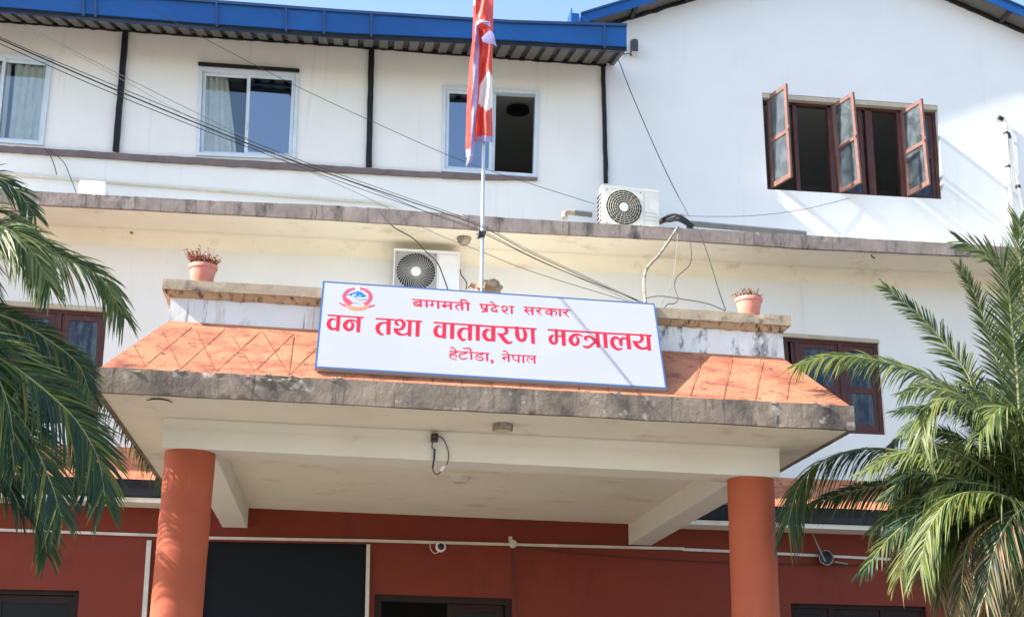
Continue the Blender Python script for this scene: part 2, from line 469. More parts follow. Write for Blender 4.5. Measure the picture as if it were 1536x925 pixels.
# floor ledge with its broken concrete edge
lp = [(60, 287, 307), (300, 300, 319), (512, 308.5, 330), (768, 327, 347.5), (1024, 342, 360), (1200, 352, 372), (1480, 368, 385)]
tops = [at(x, a, YL) for x, a, b in lp]; bots = [at(x, b, YL) for x, a, b in lp]
def ext(p, q, x): return along(p, q, x)
zt, zb = sum(p.z for p in tops) / 7, sum(p.z for p in bots) / 7
tops = [Vector((XL - .9, YL, zt))] + tops + [Vector((XR + .5, YL, zt))]
bots = [Vector((XL - .9, YL, zb))] + bots + [Vector((XR + .5, YL, zb))]
e = MB()
e.ringprism([[b, t, t + Vector((0, .06, 0)), b + Vector((0, .06, 0))] for t, b in zip(tops, bots)], .03, (6, 1, 6, 1), .004, 3, edge=.014)
e.build('ledge_edge', 'ledgec', B)
e = MB()
for (t0, b0), (t1, b1) in zip(zip(tops, bots), zip(tops[1:], bots[1:])):
    q = [Vector((p.x, YL + .062, p.z + dz)) for p, dz in ((b0, .012), (b1, .012))]
    q2 = [Vector((p.x, YL + .062, p.z - .012)) for p in (t0, t1)]
    e.hexa([q[0], q[1], Vector((b1.x, YW - .003, b1.z + .012)), Vector((b0.x, YW - .003, b0.z + .012)),
            q2[0], q2[1], Vector((t1.x, YW - .003, t1.z - .012)), Vector((t0.x, YW - .003, t0.z - .012))])
e.build('floor_ledge', 'cream', B)
def cove(name, pts, y, r, m):
    c = MB(); vs = []
    for x, z in pts:
        for i in range(9):
            a = math.pi / 2 * i / 8; vs.append((x, y - r + r * math.sin(a), z - r + r * math.cos(a)))
    c.mesh(vs, [(k * 9 + i, k * 9 + i + 1, k * 9 + 10 + i, k * 9 + 9 + i) for k in range(len(pts) - 1) for i in range(8)], 0, True); c.build(name, m, B)
cove('ledge_cove', [(p.x, p.z + .009) for p in bots], YW - .002, .20, 'cream')

# skirt roofs of the ground floor on both sides of the porch
for side, (x0, x1) in enumerate(((XL - .4, -1.95), (4.45, XR + .4))):
    k = MB()
    a, b = (at(100, 715, YS), at(100, 740, YS)) if side == 0 else (at(1330, 765, YS), at(1330, 787, YS))
    za, zb_, zw = a.z, b.z, (5.156 if side == 0 else 5.08)
    k.mesh([(x0, YS - .02, za), (x1, YS - .02, za), (x1, YW - .004, zw), (x0, YW - .004, zw), (x0, YW - .004, za), (x1, YW - .004, za)],
           [(0, 1, 2, 3), (0, 4, 5, 1), (0, 3, 4), (1, 5, 2), (3, 2, 5, 4)], 0)
    k.build('skirt_roof', 'orange', B)
    k = MB()
    k.ringprism([[(x0, YS, zb_), (x0, YS, za - .003), (x0, YW - .004, za - .003), (x0, YW - .004, zb_)],
                 [(x1, YS, zb_), (x1, YS, za - .003), (x1, YW - .004, za - .003), (x1, YW - .004, zb_)]], .15, (3, 2, 1, 4), .005, 4)
    k.build('skirt_fascia', 'black', B)
    k = MB(); k.box((x0, YS + .03, zb_ - .075), (x1, YW - .004, zb_ - .012)); k.build('skirt_soffit', 'cream', B)

# purple sill band under the upper windows, and a ragged plaster edge beyond it
s = MB()
sp = [(-300, 201, 210), (0, 218, 227), (200, 231, 240), (400, 242, 252), (600, 255, 263), (700, 260.5, 268), (806, 266, 270)]
s.ringprism([[at(x, b, YW - .05), at(x, a, YW - .05), at(x, a, YW - .05) + Vector((0, .04, 0)), at(x, b, YW - .05) + Vector((0, .04, 0))] for x, a, b in sp], .08, (3, 1, 3, 1), .008, 7)
s.build('sill_band', 'purple', B)
# black posts
for (x0, y0), (x1, y1), wd in (((188.5, 48), (173.5, 227), .085), ((557.5, 72), (553, 250), .085), ((904.5, 96), (909, 274), .06)):
    p = MB(); a, b = at(x0, y0, YW - .03), at(x1, y1, YW - .03)
    pts = [a.lerp(b, i / 14) for i in range(15)]
    p.ringprism([[q + Vector((-wd / 2, -.03, 0)), q + Vector((wd / 2, -.03, 0)), q + Vector((wd / 2, .028, 0)), q + Vector((-wd / 2, .028, 0))] for q in pts], .1, (1, 1, 1, 1), .007, 6)
    p.build('wall_post', 'black', B)

# ---- left roof: gutter, corrugated sheet
ga = [(-300, -38, -12, -6), (0, -19, 10, 17), (282, 0, 33, 38), (512, 17, 49, 58), (768, 33, 60, 68), (940, 38, 70, 77)]
g1 = MB()
for (x0, t0, b0, _), (x1, t1, b1, _) in zip(ga, ga[1:]):
    A, Bq, Cq, D = at(x0, b0, YE), at(x1, b1, YE), at(x1, t1, YE - .03), at(x0, t0, YE - .03)
    g1.slabq([A, Bq, Cq, D], (0, .03, 0), 0)
    up = Vector((0, 0, .035))
    g1.slabq([D + Vector((0, -.035, -.03)), Cq + Vector((0, -.035, -.03)), Cq + Vector((0, -.035, .012)), D + Vector((0, -.035, .012))], (0, .06, 0), 1)
    g1.slabq([A + Vector((0, .01, .004)), Bq + Vector((0, .01, .004)), Bq + Vector((0, .2, .004)), A + Vector((0, .2, .004))], (0, 0, .01), 1)
for x in (125, 143, 325, 429, 486, 557, 907):            # gutter brackets
    y0 = next(t0 + (t1 - t0) * (x - a) / (b - a) for (a, t0, _, _), (b, t1, _, _) in zip(ga, ga[1:]) if a <= x <= b)
    y1 = next(t0 + (t1 - t0) * (x - a) / (b - a) for (a, _, t0, _), (b, _, t1, _) in zip(ga, ga[1:]) if a <= x <= b)
    g1.bar(at(x, y0, YE - .068), at(x, y1 + 4, YE - .035), .03, .012, (0, 1, 0), 1)
g1.build('roof_gutter', ['blue', 'blued'], B)
fb = MB()
fb.ringprism([[at(x, c, YE + .03), at(x, b - 1, YE + .03), at(x, b - 1, YE + .09), at(x, c, YE + .09)] for x, t, b, c in ga], .3, (1, 1, 1, 1), .004, 5)
fb.build('eave_batten', 'black', B)
# corrugated sheet seen from below
fr = [at(x, c - 2, YE + .06) for x, t, b, c in ga]; fr[0] = along(fr[0], fr[1], XL - .3)
wt = [at(x, y, YW) for x, y in ((-300, 12), (0, 32), (282, 53), (560, 72), (768, 88), (930, 99))]; wt[0] = along(wt[0], wt[1], XL - .3)
def lerp_x(L, x):
    for a, b in zip(L, L[1:]):
        if x <= b.x or b is L[-1]: return along(a, b, x)
c1 = MB(); x = XL - .3; pitch = .225
while x < fr[-1].x - .01:
    for a, b, dz, mi in ((0, .135, 0, 0), (.135, .155, None, 1), (.155, .205, .035, 1), (.205, .225, None, 1)):
        xa, xb = x + a, min(x + b, fr[-1].x)
        if xb <= xa: continue
        z0 = {0: 0, .135: 0, .155: .035, .205: .035}[a]; z1 = {0: 0, .135: .035, .155: .035, .205: 0}[a]
        q = []
        for xx, z in ((xa, z0), (xb, z1)):
            f, t = lerp_x(fr, xx), lerp_x(wt, xx)
            n_ = t + (t - f) * 7.2
            q.append((f + Vector((0, 0, z)), n_ + Vector((0, 0, z))))
        c1.face([q[0][0], q[1][0], q[1][1], q[0][1]], mi)
    x += pitch
c1.build('roof_sheet', ['sheet', 'rib'], B, fix=False)
# ragged flashing where the sheet meets the wall
fl = MB()
fl.ringprism([[p + Vector((0, -.035, -.03)), p + Vector((0, -.035, .02)), p + Vector((0, -.004, .02)), p + Vector((0, -.004, -.03))] for p in wt[:-1] + [at(909, 97.5, YW)]], .05, (2, 1, 2, 1), .012, 9)
fl.build('wall_plate', 'black', B)

# ---- gable roof
XE = at(871, 20, YR).x
XE2 = ax + (ax - XE)
def fz(x): return rake(x) + .02
for nm, (xa, xb) in (('l', (XE, ax)), ('r', (ax, XE2))):
    r = MB()          # soffit sheet, roof top, rake fascia
    za, zb2 = fz(xa), fz(xb)
    for y in [YR + .02]:
        r.face([(xa, y, za), (xb, y, zb2), (xb, YB, zb2), (xa, YB, za)], 0)
        r.face([(xa, y, za + .10), (xb, y, zb2 + .10), (xb, YB, zb2 + .10), (xa, YB, za + .10)], 1)
        r.face([(xa, y, za), (xa, YB, za), (xa, YB, za + .10), (xa, y, za + .10)] if nm == 'l' else [(xb, y, zb2), (xb, YB, zb2), (xb, YB, zb2 + .1), (xb, y, zb2 + .1)], 1)
    L = math.hypot(xb - xa, zb2 - za); k = int(L / .8)
    for i in range(1, k):                                   # purlins under the sheet
        t = i / k; px, pz = xa + (xb - xa) * t, za + (zb2 - za) * t
        r.box((px - .03, YR + .03, pz - .06), (px + .03, YB, pz - .008), 2)
    r.build('gable_roof_sheet', ['sheet', 'blue', 'rib'], B, fix=False)
    f = MB()
    f.slabq([(xa, YR, za - .055), (xb, YR, zb2 - .055), (xb, YR, zb2 + .13), (xa, YR, za + .13)], (0, .018, 0), 0)
    f.slabq([(xa, YR - .02, za + .10), (xb, YR - .02, zb2 + .10), (xb, YR - .02, zb2 + .135), (xa, YR - .02, za + .135)], (0, .018, 0), 1)
    f.build('rake_fascia', ['blue', 'blued'], B)
    v = MB()
    secs = []
    n_ = 60
    for i in range(n_ + 1):
        px = (max(xa, XJ) if nm == 'l' else xa) + ((xb if nm == 'l' else min(xb, XR)) - (max(xa, XJ) if nm == 'l' else xa)) * i / n_
        pz = rake(px)
        secs.append([Vector((px, YW - .05, pz - .045)), Vector((px, YW - .05, pz + .012)), Vector((px, YW - .004, pz + .012)), Vector((px, YW - .004, pz - .045))])
    v.ringprism(secs, .06, (2, 1, 2, 1), .014, 8)
    v.build('gable_wall_plate', 'black', B)
# the boxed gutter end at the left foot of the gable roof
gb = MB()
z = fz(XE)
gb.box((XE - .14, YR - .05, z - .16), (XE - .008, YR + 1.2, z - .145)); gb.box((XE - .155, YR - .05, z - .20), (XE - .14, YR + 1.2, z + .17))
gb.box((XE - .14, YR - .05, z - .145), (XE - .03, YR - .035, z + .09))
gb.build('gable_gutter', 'blue', B)

# ---- porch: slab, beams, ceiling, columns
sb0, sb1 = at(141, 587, YF), at(1283, 645, YF)
st0, st1 = at(144, 549.5, YF), at(1284, 608.5, YF)
st0.x, st1.x = sb0.x, sb1.x
pm = MB()
i0 = .05
pm.hexa([sb0 + Vector((i0, i0, .008)), sb1 + Vector((-i0, i0, .008)), Vector((sb1.x - i0, YW - .004, sb1.z + .008)), Vector((sb0.x + i0, YW - .004, sb0.z + .008)),
         st0 + Vector((i0, i0, -.01)), st1 + Vector((-i0, i0, -.01)), Vector((st1.x - i0, YW - .004, st1.z - .01)), Vector((st0.x + i0, YW - .004, st0.z - .01))])
pm.build('porch_slab', 'cream', B)
ed = MB()
mids = [i / 12 for i in range(13)]
secs = [[Vector((sb0.x, YW - .6, sb0.z)), Vector((st0.x, YW - .6, st0.z)), Vector((st0.x + i0, YW - .6, st0.z)), Vector((sb0.x + i0, YW - .6, sb0.z))],
        [sb0, st0, st0 + Vector((i0, i0, 0)), sb0 + Vector((i0, i0, 0))],
        [sb1, st1, st1 + Vector((-i0, i0, 0)), sb1 + Vector((-i0, i0, 0))],
        [Vector((sb1.x, YW - .6, sb1.z)), Vector((st1.x, YW - .6, st1.z)), Vector((st1.x - i0, YW - .6, st1.z)), Vector((sb1.x - i0, YW - .6, sb1.z))]]
ed.ringprism(secs, .025, (9, 2, 9, 2), .0045, 3, seed=3, edge=.020)

rr = random.Random(21)          # broken screed lip along the top of the slab edge
for px, n_, sp in ((392, 16, 20), (372, 6, 14), (488, 9, 9), (428, 4, 8), (268, 4, 14), (205, 3, 14), (1232, 6, 12), (1150, 4, 12), (700, 3, 10), (905, 3, 12), (1000, 4, 8)):
    for k in range(n_):
        x = px + rr.uniform(-sp, sp); t = (x - 144) / (1284 - 144); p = st0.lerp(st1, t) + Vector((0, rr.uniform(-.012, .03), rr.uniform(-.055, .008)))
        w_, h_, d_ = rr.uniform(.02, .06), rr.uniform(.009, .022), rr.uniform(.006, .012)
        vs = []
        for j in range(7):
            a = j * 2 * math.pi / 7; f_ = rr.uniform(.6, 1.2); vs.append(p + Vector((w_ * math.cos(a) * f_, rr.uniform(-.003, .003), h_ * math.sin(a) * f_)))
        tip = p + Vector((rr.uniform(-.01, .01), -d_, rr.uniform(-.006, .008)))
        bk = p + Vector((0, d_, 0))
        for u, v in zip(vs, vs[1:] + vs[:1]): ed.face([u, v, tip], 1); ed.face([v, u, bk], 1)
ed.build('slab_edge', ['conc', 'lip'], B)

colL0, colL1 = at(243.4, 668.5, YC), at(320, 676, YC)
colR0, colR1 = at(1102, 716, YC), at(1170, 712, YC)
zl_, zr_ = 4.112, 4.050
xa, xb = colL0.x, colR1.x
def sbz(x): return sb0.z + (sb1.z - sb0.z) * (x - sb0.x) / (sb1.x - sb0.x) + .005
bm_ = MB()
bm_.ringprism([[(xa, YC, zl_), (xa, YC, sbz(xa)), (xa, YC + .42, sbz(xa)), (xa, YC + .42, zl_)],
               [(xb, YC, zr_), (xb, YC, sbz(xb)), (xb, YC + .42, sbz(xb)), (xb, YC + .42, zr_)]], .1, (4, 1, 4, 4), .0035, 4)
bm_.build('front_beam', 'beam', B)
cove('beam_cove', [(xa, sbz(xa)), (xb, sbz(xb))], YC - .002, .08, 'beam')
for x0, x1, z in ((-1.625, -1.297, zl_), (3.955, 4.27, zr_)):
    m_ = MB()
    m_.ringprism([[(x0, YC + .424, z + .004), (x1, YC + .424, z + .004), (x1, YC + .424, sbz(x1)), (x0, YC + .424, sbz(x0))],
                  [(x0, YW - .004, z + .004), (x1, YW - .004, z + .004), (x1, YW - .004, sbz(x1)), (x0, YW - .004, sbz(x0))]], .25, (2, 2, 2, 2), .003, 4)
    m_.build('side_beam', 'beam', B)
for a, b, z in ((colL0, colL1, zl_), (colR0, colR1, zr_)):
    m_ = MB(); r_ = (b.x - a.x) / 2; cx = (a.x + b.x) / 2
    m_.lathe([(r_ * (1 + .008 * math.sin(i * 1.7)), z * i / 24 + (.006 if i == 24 else 0)) for i in range(25)], 56, (cx, YC + r_ + .002, 0))
    m_.build('column', 'terra', B)

# ---- porch roof skirt (orange), parapet and cap
pbl, pbr = at(253, 481, YP), at(1174, 536.5, YP)
sk = MB()
fl_, fr_ = st0 + Vector((.02, .02, -.005)), st1 + Vector((-.02, .02, -.005))
NX, NY = 90, 8
for face in ('front', 'left', 'right'):
    vs, fs = [], []
    for j in range(NY + 1):
        for i in range(NX + 1):
            u, v = i / NX, j / NY
            if face == 'front': p = fl_.lerp(fr_, u).lerp(pbl.lerp(pbr, u), v)
            else:
                a, b = (fl_, pbl) if face == 'left' else (fr_, pbr)
                a2, b2 = Vector((a.x, YW - .01, a.z)), Vector((b.x, YW - .01, b.z))
                p = a.lerp(a2, u).lerp(b.lerp(b2, u), v)
            if 0 < u < 1 and 0 < v < 1: p = p + Vector((0, -.6, 1)).normalized() * 0.0
            vs.append(p)
    for j in range(NY):
        for i in range(NX):
            a = j * (NX + 1) + i; fs.append((a, a + 1, a + NX + 2, a + NX + 1))
    sk.mesh(vs, fs, 0)
nrm = (fr_ - fl_).cross(pbl - fl_).normalized()
if nrm.y > 0: nrm = -nrm
def on_skirt(x, y):
    d = ray(x, y); t = nrm.dot(fl_ - CAM) / nrm.dot(d); return CAM + d * t
lines = [(370, 440, 462, 634), (236, 525, 292, 626), (540, 440, 634, 640), (725, 480, 832, 648), (870, 450, 1002, 668), (520, 432, 280, 630), (686, 438, 462, 640), (862, 450, 640, 652), (1025, 462, 842, 640), (1025, 480, 1002, 668), (1140, 530, 1010, 662)]
LN = [(130 + a / 3.303, 360 + b / 3.303, 130 + c / 3.303, 360 + d / 3.303) for a, b, c, d in lines]
LN += [(960 + a / 5.138, 440 + b / 5.138, 960 + c / 5.138, 440 + d / 5.138) for a, b, c, d in [(475, 485, 385, 795), (697, 492, 645, 815), (932, 507, 888, 830), (1150, 592, 1130, 825)]]
LN += [(520 + 44 * k, 552 + 2.1 * k, 516 + 44 * k, 567 + 2.3 * k) for k in range(11)]
for a, b, c, d in LN:
    p, q = on_skirt(a, b), on_skirt(c, d); dv = (q - p).normalized(); sd = dv.cross(nrm).normalized()
    pts = [p.lerp(q, i / 10) for i in range(11)]
    for u, v in zip(pts, pts[1:]):
        w0 = .0042 + .003 * noise.noise(u * 9)
        sk.face([u - sd * w0 + nrm * .0025, u + sd * w0 + nrm * .0025, v + sd * w0 + nrm * .0025, v - sd * w0 + nrm * .0025], 1)
sk.build('porch_roof_skirt', ['orange', 'groove'], B)
pp = MB()
ctl, ctr = at(244.5, 417.5, 12.5), at(1187, 473, 12.5)
cbl, cbr = at(242.7, 432.7, 12.5), at(1187, 488, 12.5)
pz_t = (cbl.z + cbr.z) / 2 + .03
xm = at(735, 480, YP).x
TH = .14
zf = st0.z - .06
for (x0, x1), mt in (((pbl.x, xm), 'par'), ((xm + .001, pbr.x), 'parblack')):
    p = MB(); p.box((x0, YP, zf), (x1, YP + TH, pz_t)); p.build('parapet', mt, B)
for x0, x1, mt in ((pbl.x, pbl.x + TH, 'par'), (pbr.x - TH, pbr.x, 'parblack')):
    p = MB(); p.box((x0, YP + TH + .001, zf), (x1, YW - .005, pz_t)); p.build('parapet', mt, B)
mo = MB()
mo.ringprism([[(pbl.x - .015, YP - .02, cbl.z - .055), (pbl.x - .065, YP - .088, cbl.z + .006), (pbl.x, YP - .004, cbl.z + .006), (pbl.x, YP - .004, cbl.z - .055)],
              [(pbr.x + .015, YP - .02, cbr.z - .055), (pbr.x + .065, YP - .088, cbr.z + .006), (pbr.x, YP - .004, cbr.z + .006), (pbr.x, YP - .004, cbr.z - .055)]], .035, (3, 2, 1, 1), .012, 9)
mo.build('cap_moulding', 'capu', B)
cp = MB()
cp.ringprism([[cbl, ctl, ctl + Vector((0, .32, 0)), cbl + Vector((0, .32, 0))], [cbr, ctr, ctr + Vector((0, .32, 0)), cbr + Vector((0, .32, 0))]], .04, (5, 6, 5, 6), .0045, 3, seed=5, edge=.012)
cp.build('parapet_cap', 'capc', B)
for c_b, c_t, sgn in ((cbl, ctl, 1), (cbr, ctr, -1)):
    cp = MB(); x0, x1 = c_b.x, c_b.x + sgn * .32
    cp.ringprism([[(x0, 12.825, c_b.z), (x0, 12.825, c_t.z), (x1, 12.825, c_t.z), (x1, 12.825, c_b.z)], [(x0, YW - .01, c_b.z), (x0, YW - .01, c_t.z), (x1, YW - .01, c_t.z), (x1, YW - .01, c_b.z)]], .15, (3, 3, 3, 3), .008, 5)
    cp.build('parapet_cap', 'capc', B)

# ---- windows
def P2(q, u, v, dy=0):
    """point of opening q at fractions u (left to right) and v (top to bottom)"""
    return q[0].lerp(q[1], u).lerp(q[3].lerp(q[2], u), v) + Vector((0, dy, 0))
def ringframe(mb, q, u0, u1, v0, v1, wu, wv, y0, d, mi=0):
    O = [P2(q, u, v, y0) for u, v in ((u0, v0), (u1, v0), (u1, v1), (u0, v1))]
    I = [P2(q, u, v, y0) for u, v in ((u0 + wu, v0 + wv), (u1 - wu, v0 + wv), (u1 - wu, v1 - wv), (u0 + wu, v1 - wv))]
    D = Vector((0, d, 0))
    for i in range(4):
        j = (i + 1) % 4
        mb.hexa([O[i], O[j], I[j], I[i], O[i] + D, O[j] + D, I[j] + D, I[i] + D], mi)
def pane(q, u0, u1, v0, v1, y, m, parent):
    p = MB(); p.slabq([P2(q, u, v, y) for u, v in ((u0, v0), (u1, v0), (u1, v1), (u0, v1))], (0, .006, 0)); return p.build('pane', m, parent)
def curtain(q, u0, u1, v0, v1, y, parent, u1b=None, waves=7, seed=0):
    c = MB(); vs, fs = [], []; NU, NV = waves * 8, 10
    u1b = u1 if u1b is None else u1b
    for j in range(NV + 1):
        for i in range(NU + 1):
            t = i / NU; v = v0 + (v1 - v0) * j / NV; ue = u1 + (u1b - u1) * (j / NV)
            p = P2(q, u0 + (ue - u0) * t, v, y); p.y += .03 * math.sin(t * waves * 6.28 + seed + .5 * math.sin(j * .5)) + .012 * math.sin(t * waves * 15 + j * .3)
            vs.append(p)
    for j in range(NV):
        for i in range(NU):
            a = j * (NU + 1) + i; fs.append((a, a + 1, a + NU + 2, a + NU + 1))
    c.mesh(vs, fs, 0, True); return c.build('curtain', 'curtain', parent)

for k, q in enumerate((W1, W2, W3)):
    f = MB(); ringframe(f, q, 0, 1, 0, 1, .034, .038, -.03, .13)
    win = f.build('window', 'alu', B)
    if k == 1:
        l_ = MB(); a, b = P2(q, -.01, -.035, -.035), P2(q, 1.0, -.035, -.035); l_.bar(a, b, .03, .05, (0, 0, 1)); l_.build('lintel_strip', 'black', win)
    sashes = ((.037, .52), (.48, .963)) if k < 2 else ((.037, .53), (.085, .56))
    for si, (a, b) in enumerate(sashes):
        y0 = .0 if (si == 0) == (k != 1) else .035
        s_ = MB(); ringframe(s_, q, a, b, .04, .962, .034, .032, y0, .03); s_.build('sash', 'alu', win)
        pane(q, a + .03, b - .03, .068, .933, y0 + .012, 'glassb' if (k == 1 and si == 1) or k == 2 else 'glass', win)
    if k == 1:
        h_ = MB(); a = P2(q, .50, .60, -.01); h_.bar(a, a + Vector((.0, -.03, -.10)), .02, .03, (0, 1, 0)); h_.build('latch', 'alu', win)
    if k == 0:
        curtain(q, .05, .56, .06, .95, .10, win, seed=1, waves=5); curtain(q, .60, .97, .06, .95, .10, win, seed=2, waves=4)
    if k == 1: curtain(q, .03, .28, .05, .95, .10, win, .40, seed=3, waves=4)

# brown casement window of the gable wing, three leaves pushed outwards
f = MB()
ringframe(f, CW, 0, 1, .045, 1, .018, .03, .10, .10)
for u, wd in ((.190, .022), (.392, .030), (.612, .038), (.790, .030)):
    a, b = P2(CW, u, .06, .10), P2(CW, u, .985, .10)
    f.slabq([a + Vector((-wd * 1.45, 0, 0)), a + Vector((wd * 1.45, 0, 0)), b + Vector((wd * 1.45, 0, 0)), b + Vector((-wd * 1.45, 0, 0))], (0, .09, 0))
CWo = f.build('window', 'wood', B)
lt_ = MB(); a, b = P2(CW, 0, .008, .02), P2(CW, 1, .008, .02)
lt_.slabq([P2(CW, .002, .004, .006), P2(CW, .998, .004, .006), P2(CW, .998, .05, .006), P2(CW, .002, .05, .006)], (0, .13, 0)); lt_.build('plaster_lintel', 'lintel', CWo)
def leaf_panel(mb, H0, Wv, Dn, bar, th=.035, mid=.50, mi=0):
    """a glazed leaf: H0 top corner at the hinge, Wv across, Dn down"""
    nv = Wv.cross(Dn).normalized() * th
    w_, h_ = Wv.length, Dn.length; bu, bv = bar / w_, bar / h_
    def pt(u, v): return H0 + Wv * u + Dn * v
    for u0, u1, v0, v1 in ((0, bu, 0, 1), (1 - bu, 1, 0, 1), (bu, 1 - bu, 0, bv), (bu, 1 - bu, 1 - bv * 1.25, 1), (bu, 1 - bu, mid - bv * .5, mid + bv * .5)):
        mb.slabq([pt(u0, v0), pt(u1, v0), pt(u1, v1), pt(u0, v1)], nv, mi)
    return [[pt(bu, bv) + nv * .4, pt(1 - bu, bv) + nv * .4, pt(1 - bu, mid - bv * .5) + nv * .4, pt(bu, mid - bv * .5) + nv * .4],
            [pt(bu, mid + bv * .5) + nv * .4, pt(1 - bu, mid + bv * .5) + nv * .4, pt(1 - bu, 1 - bv * 1.25) + nv * .4, pt(bu, 1 - bv * 1.25) + nv * .4]]
yl = YW + .10
for (h, o_, hb) in (((1149, 146), (1176, 127), (1156, 283)), ((1247, 158), (1280, 137), (1258, 291)), ((1350, 168), (1387, 144), (1361, 294))):
    H = at(*h, yl); O = at(*o_, Z=H.z); HB = at(*hb, yl)
    Wv = (O - H); Wv = Wv.normalized() * .53
    m_ = MB(); ps = leaf_panel(m_, H, Wv, Vector((HB.x - H.x, 0, HB.z - H.z)), .062)
    hd = H + Wv * .97 + Vector((0, 0, (HB.z - H.z) * .5))
    m_.bar(hd, hd + Wv.normalized() * .06 + Vector((0, 0, .05)), .02, .02)
    m_.build('casement', 'woodl', CWo)
    for q in ps:
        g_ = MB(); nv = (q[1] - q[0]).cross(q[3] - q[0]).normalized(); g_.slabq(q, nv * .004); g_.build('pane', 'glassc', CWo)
for u0, u1 in ((.425, .575), (.815, .98)):
    m_ = MB(); H = P2(CW, u0, .08, .12); ps = leaf_panel(m_, H, P2(CW, u1, .08, .12) - H, P2(CW, u0, .985, .12) - H, .06)
    m_.build('casement', 'wood', CWo)
    for q in ps:
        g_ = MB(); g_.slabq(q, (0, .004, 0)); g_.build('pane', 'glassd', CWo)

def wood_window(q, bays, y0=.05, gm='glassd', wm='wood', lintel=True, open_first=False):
    f = MB(); W_ = (q[1] - q[0]).length; H_ = (q[0] - q[3]).length
    ringframe(f, q, 0, 1, .0, 1, .06 / W_, .06 / H_, y0, .09)
    for a, b in bays[1:]:
        c, d = P2(q, a, .02, y0 - .003), P2(q, a, .98, y0 - .003); hw = Vector((.03, 0, 0))
        f.slabq([c - hw, c + hw, d + hw, d - hw], (0, .085, 0))
    wo = f.build('window', wm, B)
    for i, (a, b) in enumerate(bays):
        if open_first and i == 0:
            H = P2(q, a, .03, y0 - .02); Wv = Vector((.05, -.42, 0)) if False else Vector((-.10, -.40, 0))
            Dn = P2(q, a, .98, y0 - .02) - H
            H = P2(q, a + .02, .03, y0 - .02)
        else:
            H = P2(q, a + .035 / W_, .03, y0 + .02); Wv = P2(q, b - .035 / W_, .03, y0 + .02) - H; Dn = P2(q, a + .035 / W_, .97, y0 + .02) - H
        m_ = MB(); ps = leaf_panel(m_, H, Wv, Dn, .095, mid=.52); m_.build('casement', wm, wo)
        for p in ps:
            nv = (p[1] - p[0]).cross(p[3] - p[0]).normalized()
            if nv.y < 0: nv = -nv
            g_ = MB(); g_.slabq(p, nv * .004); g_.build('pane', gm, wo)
    if lintel:
        l_ = MB(); l_.slabq([P2(q, -.005, -.035, -.02), P2(q, 1.0, -.035, -.02), P2(q, 1.0, .006, -.02), P2(q, -.005, .006, -.02)], (0, .06, 0)); l_.build('plaster_lintel', 'lintel', wo)
    return wo
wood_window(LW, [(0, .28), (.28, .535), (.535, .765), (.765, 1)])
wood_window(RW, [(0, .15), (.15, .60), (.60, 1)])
wood_window(GL, [(0, .5), (.5, 1)], lintel=False, gm='glassn', wm='woodk')
wood_window(GR, [(0, .3), (.3, .68), (.68, 1)], lintel=False, gm='glassn', wm='woodk')
# doorway under the porch and the black panel beside it
f = MB(); ringframe(f, GD, 0, 1, 0, 1, .05, .028, .02, .12)
dr = f.build('doorway', 'woodk', B)
m_ = MB(); H = P2(GD, .53, .03, .06); Wv = P2(GD, .94, .03, .06) - H; Dn = P2(GD, .53, 1, .06) - H
for p in leaf_panel(m_, H, Wv, Dn, .10, mid=.62):
    g_ = MB(); g_.slabq(p, (0, .004, 0)); g_.build('pane', 'glassn', dr)
m_.build('door', 'woodk', dr)
f = MB(); f.slabq([P2(DP, 0, 0, .05), P2(DP, 1, 0, .05), P2(DP, 1, 1, .05), P2(DP, 0, 1, .05)], (0, .03, 0))
f.build('black_panel', 'doorblack', B)
for (x0, y0), (x1, y1), wd in (((552.5, 816), (549.5, 960), .05), ((224, 810), (214, 960), .06)):
    f = MB(); a, b = at(x0, y0, YW - .03), at(x1, y1, YW - .03); b = a + (b - a) * 2.2
    f.bar(a, b, wd, .05, (0, 1, 0)); f.build('white_edge_strip', 'trunk_w', B)

# ================================================================== the sign
sgL, sgR = at(472, 551, 12.0), at(1000, 583, 12.0)
sgT, sgTR = at(483, 421, 12.5), at(980, 456, 12.5)
SU = (sgR - sgL).normalized(); SW = (sgR - sgL).length
SV = (sgT - sgL); SV = (SV - SU * SV.dot(SU)); SH = SV.length * .997; SV.normalize()
SN = SU.cross(SV); SN = SN if SN.y < 0 else -SN
SG = thing('sign_board', 'wide white signboard with red Devanagari lettering leaning on the porch roof', 'sign', sgL.lerp(sgR, .5))
def on_sign(x, y, off=0.0):
    d = ray(x, y); t = SN.dot(sgL - CAM) / SN.dot(d); return CAM + d * t + SN * off
def suv(u, v, off=0.0): return sgL + SU * u + SV * v + SN * off
b = MB(); q = [suv(0, 0), suv(SW, 0), suv(SW, SH), suv(0, SH)]
NXs, NYs = 40, 12
b.slabq(q, SN * -.05); b.build('board', 'signw', SG)
b = MB(); bw = .017
for u0, u1, v0, v1 in ((0, SW, 0, bw), (0, SW, SH - bw * .8, SH), (0, bw * .8, bw, SH - bw * .8), (SW - bw * .8, SW, bw, SH - bw * .8)):
    b.slabq([suv(u0, v0, .001), suv(u1, v0, .001), suv(u1, v1, .001), suv(u0, v1, .001)], SN * .002)
b.build('border', 'signb', SG)

